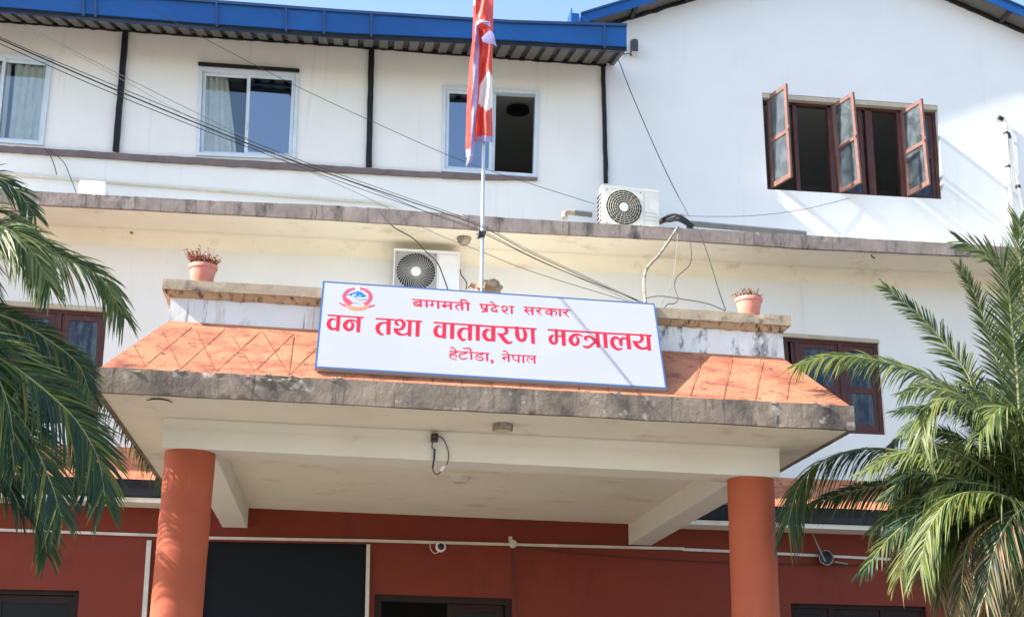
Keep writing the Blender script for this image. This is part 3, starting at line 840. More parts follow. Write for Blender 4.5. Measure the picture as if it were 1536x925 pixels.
# lettering: pen strokes drawn in sighting coordinates of a traced enlargement, merged into one clean outline per line
def stroke_polys(pts):
    P = [Vector((p[0], p[1], p[2])) for p in pts]
    C_ = catmull(P, 5) if len(P) > 2 else P
    out = []
    def hull(ps):
        ps = sorted(set((round(p[0], 4), round(p[1], 4)) for p in ps))
        def half(seq):
            h = []
            for p in seq:
                while len(h) > 1 and (h[-1][0] - h[-2][0]) * (p[1] - h[-2][1]) - (h[-1][1] - h[-2][1]) * (p[0] - h[-2][0]) <= 1e-6: h.pop()
                h.append(p)
            return h
        lo, hi = half(ps), half(ps[::-1]); return [Vector(p) for p in lo[:-1] + hi[:-1]]
    def disc(p): return [(p.x + math.cos(a) * p.z * .5, p.y + math.sin(a) * p.z * .5) for a in [k * math.pi / 5 for k in range(10)]]
    for p, q in zip(C_, C_[1:]): out.append(hull(disc(p) + disc(q)))
    return out
def lettering(glyphs, name, m, off=.002, par=None):
    polys = []
    for (x0, y0, s, items) in glyphs:
        for it in items:
            if it[0] == 'q': ps = [[Vector(p) for p in it[1]]]
            else: ps = stroke_polys(it[1])
            for p in ps: polys.append([(x0 + v.x / s, y0 + v.y / s) for v in p])
    vs, fs = [], []
    for p in polys:
        w3 = [on_sign(*v) - sgL for v in p]
        p2 = [Vector((c.dot(SU), c.dot(SV))) for c in w3]
        ar = sum(a.x * b.y - b.x * a.y for a, b in zip(p2, p2[1:] + p2[:1]))
        if abs(ar) < 1e-8: continue
        if ar < 0: p2.reverse()
        fs.append(list(range(len(vs), len(vs) + len(p2)))); vs += p2
    r = delaunay_2d_cdt(vs, [], fs, 0, 1e-5)
    mb = MB()
    mb.mesh([suv(v.x, v.y, off) for v in r[0]], [tuple(f) for f, o_ in zip(r[2], r[5]) if o_])
    return mb.build(name, m, par or SG, fix=False)
Q = lambda *p: ('q', p)
S = lambda *p: ('s', p)
def hl(x0, y0, x1, y1, t): return Q((x0, y0 - t / 2), (x1, y1 - t / 2), (x1, y1 + t / 2), (x0, y0 + t / 2))
BIG = [
 (484, 462, 18.5, [hl(135, 194, 1135, 262, 40), Q((385, 200), (490, 205), (455, 637), (365, 632)),
   S((345, 315, 32), (270, 298, 52), (205, 330, 82), (165, 410, 110), (172, 490, 112), (220, 560, 90), (300, 578, 60), (390, 560, 70)),
   Q((950, 250), (1055, 255), (1028, 670), (932, 668)),
   S((945, 385, 40), (860, 345, 48), (760, 338, 62), (680, 370, 85), (622, 440, 112), (618, 510, 112), (655, 575, 92), (720, 605, 66), (790, 580, 78), (832, 500, 84), (826, 430, 72), (792, 385, 40))]),
 (556, 470, 18.5, [hl(135, 143, 665, 172, 40), hl(980, 200, 1425, 222, 40), Q((445, 160), (555, 165), (540, 587), (430, 583)),
   S((445, 265, 52), (350, 256, 48), (260, 285, 78), (195, 360, 115), (187, 430, 115), (215, 510, 98), (270, 565, 72), (335, 580, 45)),
   S((770, 322, 36), (722, 295, 80), (690, 240, 72), (720, 192, 52), (790, 178, 56), (870, 205, 80), (918, 280, 98), (905, 355, 94), (855, 420, 74), (780, 447, 58), (705, 442, 62), (655, 415, 44)),
   S((665, 430, 50), (700, 500, 100), (780, 560, 88), (880, 588, 48), (960, 575, 42), (1045, 540, 60)),
   Q((1040, 190), (1135, 195), (1115, 630), (1022, 627)), Q((1252, 212), (1360, 216), (1345, 641), (1240, 638))]),
 (644, 475, 18.5, [hl(118, 157, 1485, 248, 42), Q((365, 170), (468, 175), (455, 600), (355, 597)),
   S((325, 280, 32), (260, 255, 48), (200, 295, 82), (165, 380, 112), (172, 445, 112), (215, 515, 98), (295, 545, 62), (385, 535, 75)),
   Q((580, 185), (690, 192), (680, 612), (572, 607)), Q((1075, 220), (1182, 228), (1172, 652), (1068, 648)),
   S((1080, 335, 46), (970, 322, 48), (880, 355, 92), (828, 440, 115), (828, 505, 110), (862, 585, 90), (920, 640, 68), (990, 630, 38)),
   Q((1288, 235), (1395, 242), (1390, 661), (1288, 657))]),
 (720, 478, 17.07, [hl(0, 178, 1440, 260, 40), Q((280, 190), (390, 196), (385, 582), (285, 578)),
   S((250, 290, 30), (190, 272, 46), (130, 325, 92), (105, 395, 106), (122, 465, 100), (170, 525, 86), (235, 543, 64), (310, 540, 70)),
   S((625, 225, 56), (678, 285, 92), (672, 350, 74), (610, 392, 54), (540, 398, 44), (462, 385, 44)),
   S((485, 400, 45), (555, 450, 100), (622, 540, 105), (690, 598, 86), (758, 617, 54), (812, 592, 32)),
   S((938, 235, 92), (945, 330, 98), (953, 440, 104), (990, 520, 84), (1050, 555, 66), (1115, 540, 80), (1155, 460, 90), (1150, 350, 88), (1105, 255, 56)),
   Q((1295, 250), (1388, 256), (1402, 642), (1315, 638))]),
 (814, 485, 17.07, [hl(125, 160, 1536, 241, 40), S((345, 175, 80), (350, 400, 84), (345, 470, 72), (300, 515, 56), (235, 490, 78), (190, 420, 84), (200, 360, 88), (235, 318, 56), (275, 308, 26)),
   hl(380, 322, 490, 326, 36), Q((470, 178), (575, 184), (588, 572), (495, 568)),
   S((1012, 325, 30), (930, 288, 46), (840, 288, 62), (762, 322, 84), (712, 390, 102), (722, 460, 102), (770, 525, 86), (830, 545, 62), (888, 510, 80), (908, 440, 76), (890, 375, 60), (858, 340, 28)),
   S((1135, 428, 28), (1092, 385, 84), (1110, 340, 56), (1190, 334, 54), (1262, 372, 62), (1330, 430, 88), (1400, 470, 88)),
   S((1395, 470, 80), (1292, 510, 58), (1222, 575, 62), (1130, 608, 62), (1045, 580, 44)),
   Q((1343, 228), (1440, 234), (1466, 616), (1375, 612))]),
 (890, 490, 16.17, [hl(0, 140, 1410, 212, 38), Q((230, 150), (322, 156), (346, 516), (258, 512)),
   Q((785, 182), (880, 188), (916, 546), (820, 542)),
   S((805, 295, 46), (725, 272, 46), (676, 305, 68), (662, 360, 84), (668, 432, 70)),
   S((645, 325, 46), (590, 272, 52), (520, 255, 64), (462, 310, 88), (452, 390, 96), (488, 470, 86), (555, 528, 64), (630, 545, 50), (685, 524, 36)),
   S((1155, 200, 66), (1180, 285, 80), (1150, 345, 58), (1080, 372, 46), (965, 352, 40)),
   S((990, 370, 60), (1035, 430, 98), (1105, 498, 78), (1200, 528, 54), (1310, 505, 62)),
   Q((1280, 202), (1370, 207), (1396, 576), (1310, 572))])]
lettering(BIG, 'main_lettering', 'signr')
TOP = [
 (612, 440, 11.815, [hl(70, 105, 1100, 180, 19), Q((205, 115), (240, 117), (242, 242), (208, 240)),
   S((212, 150, 20), (150, 148, 22), (103, 172, 28), (118, 205, 28), (165, 215, 25), (220, 203, 22)), S((140, 165, 18), (170, 188, 20), (205, 205, 18)),
   Q((307, 122), (345, 125), (345, 248), (310, 246)), Q((412, 132), (440, 134), (440, 205), (415, 203)), S((405, 205, 34), (425, 207, 44), (442, 200, 30)),
   Q((512, 138), (548, 141), (550, 268), (514, 265)), Q((634, 148), (666, 150), (664, 230), (634, 228)), S((615, 215, 40), (645, 228, 46), (668, 220, 34)), hl(640, 212, 745, 218, 22),
   Q((737, 156), (773, 158), (775, 287), (740, 284)), Q((937, 168), (973, 170), (975, 297), (940, 295)),
   S((950, 213, 22), (885, 202, 24), (848, 225, 26), (860, 262, 24), (905, 298, 12)), Q((1040, 176), (1077, 178), (1078, 306), (1042, 303)),
   S((950, 170, 32), (935, 132, 30), (970, 112, 24), (1030, 132, 24), (1060, 180, 30)),
   hl(1265, 192, 1536, 210, 19), S((1298, 195, 34), (1305, 245, 30), (1340, 270, 25), (1392, 262, 25)), Q((1372, 200), (1408, 203), (1410, 332), (1374, 329)), S((1390, 285, 34), (1350, 310, 30), (1308, 328, 16)),
   S((1455, 148, 22), (1490, 160, 24), (1530, 195, 20))]),
 (740, 445, 12.8, [hl(0, 165, 112, 177, 20), hl(285, 184, 405, 190, 20), S((45, 170, 26), (42, 200, 26), (-5, 212, 26), (-35, 240, 28), (-22, 272, 28), (20, 278, 26), (60, 262, 40)), S((45, 275, 30), (66, 290, 20), (85, 310, 10)),
   S((165, 208, 40), (180, 184, 24), (220, 180, 22), (255, 205, 28), (262, 238, 30), (235, 266, 28), (175, 258, 34)), S((178, 258, 32), (215, 298, 22), (270, 334, 12)), Q((330, 185), (366, 188), (370, 327), (334, 324)),
   hl(575, 198, 1475, 256, 20), S((634, 205, 28), (630, 240, 28), (602, 264, 30)), S((605, 262, 32), (640, 292, 28), (690, 346, 12)), hl(620, 258, 740, 264, 20), Q((727, 206), (764, 209), (767, 348), (730, 345)),
   S((890, 218, 28), (893, 248, 30), (862, 268, 28), (822, 262, 24)), S((832, 264, 32), (868, 302, 30), (922, 350, 12)),
   Q((1092, 232), (1128, 235), (1130, 371), (1095, 368)), S((1105, 262, 20), (1045, 264, 20), (1002, 295, 24), (1030, 326, 24), (1075, 326, 22), (1108, 300, 20)), S((1118, 285, 20), (1178, 270, 22), (1214, 302, 26), (1192, 348, 16)),
   Q((1258, 244), (1295, 247), (1297, 378), (1260, 375)), S((1412, 254, 28), (1408, 285, 30), (1376, 302, 28), (1338, 290, 24)), S((1350, 295, 32), (1390, 335, 28), (1448, 392, 12))])]
lettering(TOP, 'top_lettering', 'signr')
BOT = [
 (665, 512, 19.2, [hl(165, 274, 1322, 345, 28), S((352, 285, 38), (362, 322, 46), (280, 334, 30), (185, 345, 30)), S((190, 352, 34), (245, 385, 28), (320, 382, 28), (372, 418, 30), (345, 468, 20)),
   S((205, 385, 34), (186, 435, 42), (250, 488, 24), (385, 528, 12)), S((200, 170, 30), (290, 190, 36), (345, 240, 32), (368, 290, 30)),
   S((640, 295, 38), (640, 340, 44), (565, 355, 30), (490, 360, 34), (456, 410, 40), (490, 482, 34), (575, 505, 36), (685, 472, 20)),
   Q((775, 300), (825, 303), (828, 524), (778, 520)), S((575, 195, 30), (640, 206, 30), (700, 182, 36), (752, 222, 32), (792, 310, 34)), S((735, 188, 24), (785, 220, 26), (820, 248, 28)),
   S((1112, 325, 38), (1110, 372, 46), (1030, 375, 28), (952, 392, 38), (980, 438, 28), (1070, 448, 34), (1138, 490, 36), (1102, 538, 34), (1020, 540, 30), (942, 492, 28), (902, 425, 16)),
   Q((1228, 342), (1280, 345), (1284, 566), (1232, 562)), S((1370, 552, 44), (1400, 556, 66), (1422, 595, 40), (1372, 630, 16))]),
 (735, 515, 19.2, [hl(330, 315, 1332, 368, 28), S((380, 210, 30), (450, 226, 34), (500, 268, 30), (525, 325, 30)), S((372, 415, 50), (400, 435, 62), (405, 475, 22)), hl(380, 392, 540, 398, 28), Q((508, 322), (556, 325), (556, 532), (510, 528)),
   S((650, 332, 38), (655, 400, 40), (692, 460, 30), (750, 490, 26), (825, 480, 30)), Q((798, 338), (842, 341), (843, 553), (800, 549)), Q((932, 346), (978, 349), (980, 558), (934, 554)),
   Q((1252, 364), (1298, 367), (1302, 577), (1256, 573)), S((1270, 440, 28), (1222, 428, 28), (1192, 462, 42)), S((1188, 455, 28), (1145, 420, 26), (1090, 412, 26), (1062, 452, 28), (1085, 508, 24), (1165, 562, 14))])]
lettering(BOT, 'bottom_lettering', 'signr')
# emblem
ES = 16.81; EX, EY = 500, 420
def epoly(pts): return ('q', pts)
def ell(cx, cy, rx, ry, a0, a1, n=20): return [(cx + rx * math.cos(R(a0 + (a1 - a0) * i / n)), cy + ry * math.sin(R(a0 + (a1 - a0) * i / n))) for i in range(n + 1)]
def embl(items, nm, m, off): return lettering([(EX, EY, ES, items)], nm, m, off, None if nm == 'emblem' else EMB)
EMB = None
EMB = embl([epoly(ell(608, 430, 285, 170, 0, 360, 28)[:-1])], 'emblem', 'emblc', .0015)
ring = []
for k in range(26):
    a = 128 + (412 - 128) * k / 25
    if 262 < a < 286: continue
    cx, cy = 608 + 335 * math.cos(R(a)), 425 + 218 * math.sin(R(a))
    rr_ = 43 if (a < 235 or a > 305) else 34
    ring.append(epoly([(cx + rr_ * (1 + .25 * (j % 2)) * math.cos(j * math.pi / 5), cy + rr_ * .8 * (1 + .25 * (j % 2)) * math.sin(j * math.pi / 5)) for j in range(10)]))
ring += [S((165, 580, 30), (215, 610, 42), (285, 655, 40)), S((890, 680, 40), (960, 655, 42), (1030, 632, 34)), S((330, 470, 50), (400, 530, 70), (470, 575, 40))]
embl(ring, 'wreath', 'emblr', .002)
embl([S((300, 610, 60), (420, 690, 80), (600, 722, 90), (780, 700, 80), (900, 640, 50))], 'scroll', 'emblo', .0025)
embl([epoly([(320, 375), (470, 330), (610, 288), (700, 305), (840, 405), (720, 450), (640, 430), (560, 400), (440, 385)]), S((450, 385, 36), (560, 430, 30), (640, 480, 20))], 'mountain', 'emblb', .003)
embl([S((480, 410, 24), (600, 470, 34), (700, 505, 36), (850, 480, 24)), S((480, 565, 12), (600, 562, 12))], 'hills', 'emblg', .0035)
embl([S((565, 215, 30), (610, 195, 40), (650, 240, 44), (590, 250, 34))], 'crest', 'embll', .0035)
embl([S((490, 390, 20), (560, 375, 24)), S((620, 450, 16), (700, 465, 16), (790, 455, 16)), S((660, 400, 14), (690, 420, 14))], 'snow', 'plasticw', .0045)

# ================================================================== flagpole and flag
YPL = 13.0
p0, p1 = at(722.3, 445, YPL), at(726, 170, YPL)
up = (p1 - p0) / (p1.z - p0.z)
base = p0 + up * (st0.z - p0.z)
FP = thing('flagpole', 'thin galvanised steel flagpole rising behind the signboard', 'flagpole', base)
m_ = MB(); m_.tube([base, p0, p1, p1 + up * 3.0], [.022, .021, .018, .015], 14); m_.build('pole', 'steel', FP)
m_ = MB(); c = at(722.5, 352, YPL)
m_.lathe([(.03, -.035), (.034, -.03), (.034, .03), (.03, .035)], 14, c); m_.bar(c + Vector((-.05, -.03, -.02)), c + Vector((.04, -.03, .02)), .025, .03); m_.bar(c + Vector((-.045, -.045, -.06)), c + Vector((-.03, -.03, .03)), .02, .02)
m_.build('pole_clamp', 'rib', FP)

FL = thing('flag', 'crimson and white flag with faded blue hem hanging limp from the flagpole', 'flag', at(722, 100, YPL))
rows = [(-14, [(710.5, 0), (713, -.09), (716, -.11), (722, -.13), (731, -.12), (736, -.05), (740, .02)]),
        (10, [(710, 0), (712.5, -.10), (716, -.12), (722, -.14), (731, -.12), (737, -.05), (740, .02)]),
        (32, [(709.5, .01), (713.5, -.10), (717, -.12), (723, -.14), (732, -.12), (737, -.04), (739.5, .02)]),
        (60, [(708.5, .01), (712.5, -.11), (719, -.05), (720.5, .0), (731, -.10), (736, -.10), (739, .02)]),
        (100, [(704, .01), (711, -.12), (718, -.06), (720.5, .01), (731, -.10), (736, -.08), (738.5, .02)]),
        (135, [(701.5, .01), (709.5, -.13), (717, -.06), (719, .01), (731, -.10), (735, -.09), (738.5, .02)]),
        (168, [(699.5, .01), (708, -.13), (715, -.06), (717, .01), (729, -.11), (735, -.08), (738.5, .02)]),
        (192, [(699, .01), (707.5, -.13), (713, -.05), (716, .02), (728, -.11), (733, -.07), (739, .02)]),
        (206, [(698.7, .01), (707, -.12), (712.5, -.04), (714.5, .02), (727, -.10), (733, -.06), (739, .02)]),
        (213, [(698.6, .01), (706.5, -.12), (712, -.04), (713.5, .02), (727, -.09), (733, -.05), (739, .02)]),
        (228, [(698.6, .01), (705.5, -.11), (711.5, -.03)]),
        (236, [(699.2, .01), (704.5, -.10), (710.8, -.03)])]
fl2 = MB()
def fpt(y, x, d): return at(x, y, YPL + d * 1.0)
SUBC, SUBR = 8, 14
def fold(pts, n):        # smooth fold curve through the control points of a row
    c = catmull([Vector((a, b, 0)) for a, b in pts], n); return [(v.x, v.y) for v in c]
rws = []
for (ya, A), (yb, Bq) in zip(rows, rows[1:]):
    nc = min(len(A), len(Bq))
    A_, B_ = fold(A[:nc], SUBC), fold(Bq[:nc], SUBC)
    for r in range(SUBR):
        t0, t1 = r / SUBR, (r + 1) / SUBR
        for i in range(len(A_) - 1):
            seg = i // SUBC
            q = []
            for t, ii in ((t0, i), (t0, i + 1), (t1, i + 1), (t1, i)):
                x_ = A_[ii][0] + (B_[ii][0] - A_[ii][0]) * t; d_ = A_[ii][1] + (B_[ii][1] - A_[ii][1]) * t; y_ = ya + (yb - ya) * t
                d_ += .013 * math.sin(y_ * .11 + x_ * .5) + .016 * math.sin(x_ * .42 + y_ * .035) + .010 * noise.noise(Vector((x_ * .10, y_ * .03, 2)))
                q.append(fpt(y_ + .5 * math.sin(x_ * .3), x_, d_))
            yc = ya + (yb - ya) * (t0 + t1) / 2; xc = (A_[i][0] + B_[i + 1][0]) / 2
            mi = 0
            if seg == 1 and yc > 34: mi = 1                                     # hem folded to the front
            if seg == 0 and yc < 30: mi = 2 if yc < 8 else 0
            if seg >= 3 and 106 + (1.6 * abs(xc - 733)) < yc < 168 - (1.0 * abs(xc - 731)): mi = 2
            if seg >= 3 and yc > 204: mi = 1
            if seg <= 2 and yc > 224: mi = 1
            fl2.face(q, mi, True)
fl2.build('cloth', ['flagr', 'flagb', 'flagw'], FL)
cu_ = MB()                                              # the curled corner and the little tail
def fp(x, y, d): return at(x, y, YPL + d)
for poly, mi in (([(714, 33, -.17), (722, 29, -.20), (735, 33, -.20), (736, 41, -.17), (729, 37, -.21), (720, 33, -.21), (716, 38, -.18)], 1),
                 ([(716, 37, -.165), (721, 33, -.175), (730, 38, -.175), (735, 44, -.17), (730, 46, -.17), (722, 44, -.17)], 3),
                 ([(722, 57, -.18), (735, 44, -.19), (741, 52, -.20), (743, 62, -.20), (745.5, 71, -.19), (739, 66, -.20), (732, 66, -.18), (724, 63, -.17)], 1),
                 ([(725, 55, -.185), (735, 46, -.195), (736, 56, -.205), (731, 61, -.195)], 3),
                 ([(702, 233, -.06), (710, 228, -.05), (709, 240, -.06), (704, 245, -.05), (698.5, 251, -.03), (700, 241, -.05)], 1)):
    v = [fp(*p) for p in poly]; c = sum(v, Vector()) / len(v) + Vector((0, -.025 if mi == 1 else .03, 0))
    for a, b in zip(v, v[1:] + v[:1]): cu_.face([a, b, c], mi, True)
    cu_.build('hem_tail' if poly[0][1] > 200 else 'curled_hem', ['flagr', 'flagb', 'flagw', 'flagr'], FL); cu_ = MB()

# brown bundle tied at the foot of the pole
sbp = MB(); c = at(733, 432, 13.05)
NU, NVv = 20, 12; vs, fs = [], []
for j in range(NVv + 1):
    for i in range(NU):
        a, b_ = 2 * math.pi * i / NU, math.pi * j / NVv
        d = Vector((math.cos(a) * math.sin(b_), math.sin(a) * math.sin(b_), math.cos(b_)))
        rr_ = 1 + .45 * noise.noise(d * 2.1 + Vector((3, 1, 0))) + .2 * noise.noise(d * 5)
        vs.append(c + Vector((d.x * .135, d.y * .08, d.z * .085)) * rr_)
for j in range(NVv):
    for i in range(NU): fs.append((j * NU + i, j * NU + (i + 1) % NU, (j + 1) * NU + (i + 1) % NU, (j + 1) * NU + i))
sbp.mesh(vs, fs, 0, True)
sbp.tube([at(713, 430, 13.0), at(706, 426, 13.0), at(702, 431, 13.0)], [.03, .026, .012], 8)
sbp.tube([c + Vector((0, 0, -.05)), Vector((c.x, c.y, st0.z))], .05, 8)
tag(sbp.build('cloth_bundle', 'sack'), 'brown crumpled cloth bundle tied behind the foot of the flagpole', 'bundle')

# ================================================================== air conditioners
def ac_unit(C0, w, h, d, rotz, style, label, enamel, grp):
    """outdoor unit; C0 is the bottom front left corner"""
    A_ = thing('air_conditioner', label, 'air conditioner', C0, grp)
    rot = Matrix.Rotation(rotz, 3, 'Z')
    def L(x, y, z): return Vector(C0) + rot @ Vector((x, y, z))
    cx, cz, r = (.335 * w, .5 * h, .43 * h) if style == 'swirl' else (.37 * w, .5 * h, .43 * h)
    n_ = 48
    circ = [(cx + r * math.cos(2 * math.pi * i / n_), cz + r * math.sin(2 * math.pi * i / n_)) for i in range(n_)]
    b = MB()
    bv = .015
    out = [(bv, 0), (w - bv, 0), (w, bv), (w, h - bv), (w - bv, h), (bv, h), (0, h - bv), (0, bv)]
    tr = tessellate_polygon([[Vector((x, z, 0)) for x, z in out], [Vector((x, z, 0)) for x, z in circ]])
    allp = out + circ
    b.mesh([L(x, 0, z) for x, z in allp], [tuple(t) for t in tr])
    for p, q in zip(out, out[1:] + out[:1]): b.face([L(p[0], 0, p[1]), L(q[0], 0, q[1]), L(q[0], d, q[1]), L(p[0], d, p[1])])
    b.face([L(x, d, z) for x, z in out])
    b.face([L(-.004, -.006, h), L(w + .004, -.006, h), L(w + .004, d, h), L(-.004, d, h)])
    lid = [L(-.006, -.008, h - .03), L(w + .006, -.008, h - .03), L(w + .006, d + .004, h - .03), L(-.006, d + .004, h - .03)]
    b.hexa(lid + [p + Vector((0, 0, .036)) for p in lid])
    b.box_ = None
    for z in ((.30, .33), (.22, .25)) if style != 'swirl' else ((.10, .105),):
        pass
    body = b.build('body', enamel, A_)
    c = MB(); vs = [L(x, 0, z) for x, z in circ] + [L(x, .13, z) for x, z in circ]
    c.mesh(vs, [(i, (i + 1) % n_, n_ + (i + 1) % n_, n_ + i) for i in range(n_)], 0, True)
    c.face([L(x, .13, z) for x, z in circ])
    cav = c.build('fan_housing', 'acd', A_)
    f = MB()
    for k in range(3):
        a0 = k * 2.094 + .4
        for s_ in range(6):
            a, a2 = a0 + s_ * .16, a0 + (s_ + 1) * .16
            y1, y2 = .04 + s_ * .01, .04 + (s_ + 1) * .01
            f.face([L(cx + .2 * r * math.cos(a), y1, cz + .2 * r * math.sin(a)), L(cx + .93 * r * math.cos(a), y1, cz + .93 * r * math.sin(a)),
                    L(cx + .93 * r * math.cos(a2), y2, cz + .93 * r * math.sin(a2)), L(cx + .2 * r * math.cos(a2), y2, cz + .2 * r * math.sin(a2))])
    f.build('fan_blades', 'fan', A_)
    # square grille surround
    g = MB(); s0, s1 = cx - r * 1.06, cx + r * 1.06; t0, t1 = cz - r * 1.07, cz + r * 1.07
    sq = [(s0, t0), (s1, t0), (s1, t1), (s0, t1)]
    circ2 = [(cx + r * .985 * math.cos(2 * math.pi * i / n_), cz + r * .985 * math.sin(2 * math.pi * i / n_)) for i in range(n_)]
    tr = tessellate_polygon([[Vector((x, z, 0)) for x, z in sq], [Vector((x, z, 0)) for x, z in circ2]])
    g.mesh([L(x, -.006, z) for x, z in sq + circ2], [tuple(t) for t in tr])
    for p, q in zip(sq, sq[1:] + sq[:1]): g.face([L(p[0], -.006, p[1]), L(q[0], -.006, q[1]), L(q[0], 0, q[1]), L(p[0], 0, p[1])])
    for sx in (s0 + .035, s1 - .035):
        for tz in (t0 + .035, t1 - .035): g.lathe([(.010, 0), (.010, .004), (.004, .006)], 8, L(sx, -.006, tz), rot @ Vector((0, -1, 0)), 1)
    g.build('grille_surround', ['acg' if style == 'swirl' else enamel, 'fan'], A_)
    w_ = MB()
    if style == 'swirl':
        for k in range(38):
            a0 = 2 * math.pi * k / 38; pts = []
            for s_ in range(8):
                t = s_ / 7; rr_ = r * (.22 + .77 * t); a = a0 - .75 * (1 - t) ** 1.3 + .1
                pts.append(L(cx + rr_ * math.cos(a), -.012 - .012 * math.sin(t * 3.0), cz + rr_ * math.sin(a)))
            w_.tube(pts, .0038, 4, 0, False)
        rings_ = (.99, .24)
    else:
        for k in range(20):
            a = 2 * math.pi * k / 20
            w_.tube([L(cx + r * q * math.cos(a + .06 * math.sin(q * 25)), -.012 - .008 * math.sin(q * 3), cz + r * q * math.sin(a + .06 * math.sin(q * 25))) for q in (.22, .35, .5, .65, .8, .99)], .0036, 4, 0, False)
        rings_ = (.99, .87, .75, .63, .51, .39, .24)
    for q in rings_:
        pts = [L(cx + r * q * (1 + (.012 * math.cos(10 * a) if style != 'swirl' else 0)) * math.cos(a), -.012 - .008 * math.sin(q * 3), cz + r * q * math.sin(a)) for a in [2 * math.pi * i / 60 for i in range(61)]]
        w_.tube(pts, .005 if style != 'swirl' else .004, 4, 0, False)
    gr = w_.build('fan_grille', 'grille' if style == 'swirl' else 'grillt', A_)
    hb = MB(); hb.lathe([(r * .24, 0), (r * .24, .010), (r * .17, .016)], 24, L(cx, -.016, cz), rot @ Vector((0, -1, 0))); hb.build('hub', 'plasticw', gr)
    # right-hand service panel: seams
    sm = MB()
    for z in (.42, .33, .24) if style != 'swirl' else (.93,):
        sm.face([L(.74 * w if style != 'swirl' else .7 * w, -.0025, z * h), L(.97 * w, -.0025, z * h), L(.97 * w, -.0025, z * h + .006), L(.74 * w if style != 'swirl' else .7 * w, -.0025, z * h + .006)])
    sm.face([L(s1 + .02, -.0025, .02), L(s1 + .024, -.0025, .02), L(s1 + .024, -.0025, h - .04), L(s1 + .02, -.0025, h - .04)])
    sm.build('panel_seams', 'acg', A_)
    if style != 'swirl':
        sv = MB()
        for k in range(8):
            z = h * (.08 + .105 * k)
            for yy in (.06, .19): sv.hexa([L(-.003, yy, z), L(-.003, yy + .10, z), L(.01, yy + .10, z), L(.01, yy, z), L(-.003, yy, z + .035), L(-.003, yy + .10, z + .035), L(.01, yy + .10, z + .035), L(.01, yy, z + .035)])
        sv.build('side_vents', 'rib', A_)
    ft = MB()
    for fx in (.18 * w, .78 * w):
        ft.hexa([L(fx, -.02, -.03), L(fx + .06, -.02, -.03), L(fx + .06, d + .02, -.03), L(fx, d + .02, -.03), L(fx, -.02, -.001), L(fx + .06, -.02, -.001), L(fx + .06, d + .02, -.001), L(fx, d + .02, -.001)])
    if style == 'swirl':
        for fx in (.18 * w, .78 * w):
            ft.bar(L(fx + .03, -.02, -.045), Vector((L(fx + .03, 0, 0).x, YW, L(0, 0, -.045).z)), .04, .03)
            ft.bar(Vector((L(fx + .03, 0, 0).x, YW - .02, L(0, 0, -.05).z)), Vector((L(fx + .03, 0, 0).x, YW - .02, L(0, 0, -.40).z)), .04, .03, (0, 1, 0))
    ft.build('feet', 'steel' if style == 'swirl' else 'rib', A_)
    return A_
a, b = at(592, 373, 18.12), at(690, 379, 18.12)
ac_unit((a.x, 18.12, a.z - .66), b.x - a.x, .66, .30, 0, 'swirl', 'white air conditioner unit with swirling grey fan grille on the wall above the signboard', 'acw', 'outdoor air conditioners')
a, b = at(904, 278, 17.72), at(990, 287.5, 17.72)
zb0 = zt + .04
ac_unit((a.x, 17.72, zb0), (b.x - a.x) * 1.0, a.z - zb0, .32, R(5), 'rings', 'yellowed air conditioner unit with ringed fan grille standing on the upper ledge', 'acy', 'outdoor air conditioners')

# ================================================================== pots
def flower_pot(px, py0, py1, w0, label, full):
    Y_ = 12.62
    top = at(px, py0, Y_); bot = at(px, py1, Y_); zc = (ctl.z + ctr.z) / 2 + .002 + (ctr.z - ctl.z) * ((bot.x - ctl.x) / (ctr.x - ctl.x) - .5)
    r1 = (at(px + w0 / 2, py0, Y_) - at(px - w0 / 2, py0, Y_)).length / 2
    h = top.z - zc
    T = thing('flower_pot', label, 'flower pot', (top.x, Y_, zc), 'potted plants on the porch parapet')
    p = MB(); r0 = r1 * .72; c = (top.x, Y_, zc)
    p.lathe([(r0, 0), (r0 * 1.02, .004), (r1 * .93, h * .78), (r1 * .93, h * .79), (r1, h * .80), (r1 * 1.02, h * .97), (r1, h), (r1 * .92, h), (r1 * .88, h * .82)], 40, c)
    pot_ = p.build('pot', 'pot', T)
    s_ = MB(); s_.lathe([(r1 * .89, h * .80), (r1 * .5, h * .87), (.001, h * .90)], 20, c); s_.build('soil', 'soil', pot_)
    v = MB(); rr = random.Random(int(px))
    for k in range(150 if full else 100):
        a, q = rr.random() * 6.28, math.sqrt(rr.random()) * r1 * .8
        b0 = Vector((top.x + q * math.cos(a), Y_ + q * math.sin(a), zc + h * .88))
        ln = (.07 + .10 * rr.random()) * (1 if full else .6) * (1.25 if math.cos(a) < .3 else .8)
        d = Vector((math.cos(a) * .45 + rr.uniform(-.3, .2), math.sin(a) * .4, 1)).normalized()
        m1 = b0 + d * ln * .5; e1 = b0 + d * ln + Vector((rr.uniform(-.03, .03), rr.uniform(-.03, .03), -.01))
        v.tube([b0, m1, e1], [.004, .003, .0015], 4)
        for t in range(3):
            c_ = m1.lerp(e1, t / 2.2); u_ = Vector((rr.uniform(-1, 1), rr.uniform(-1, 1), rr.uniform(-.4, .6))).normalized() * (.018 + .016 * rr.random()); w_ = u_.cross(d).normalized() * .011
            v.face([c_, c_ + u_ * .5 + w_, c_ + u_, c_ + u_ * .5 - w_], 1 if rr.random() < .2 else 0)
    v.build('plant', ['dry', 'leaf'], T, fix=False)
flower_pot(305, 399, 419, 43, 'pink flower pot with a taller dry red plant above the left parapet end', True)
flower_pot(1123, 448, 469, 39, 'pink flower pot with short dry red stubble near the right parapet end', False)

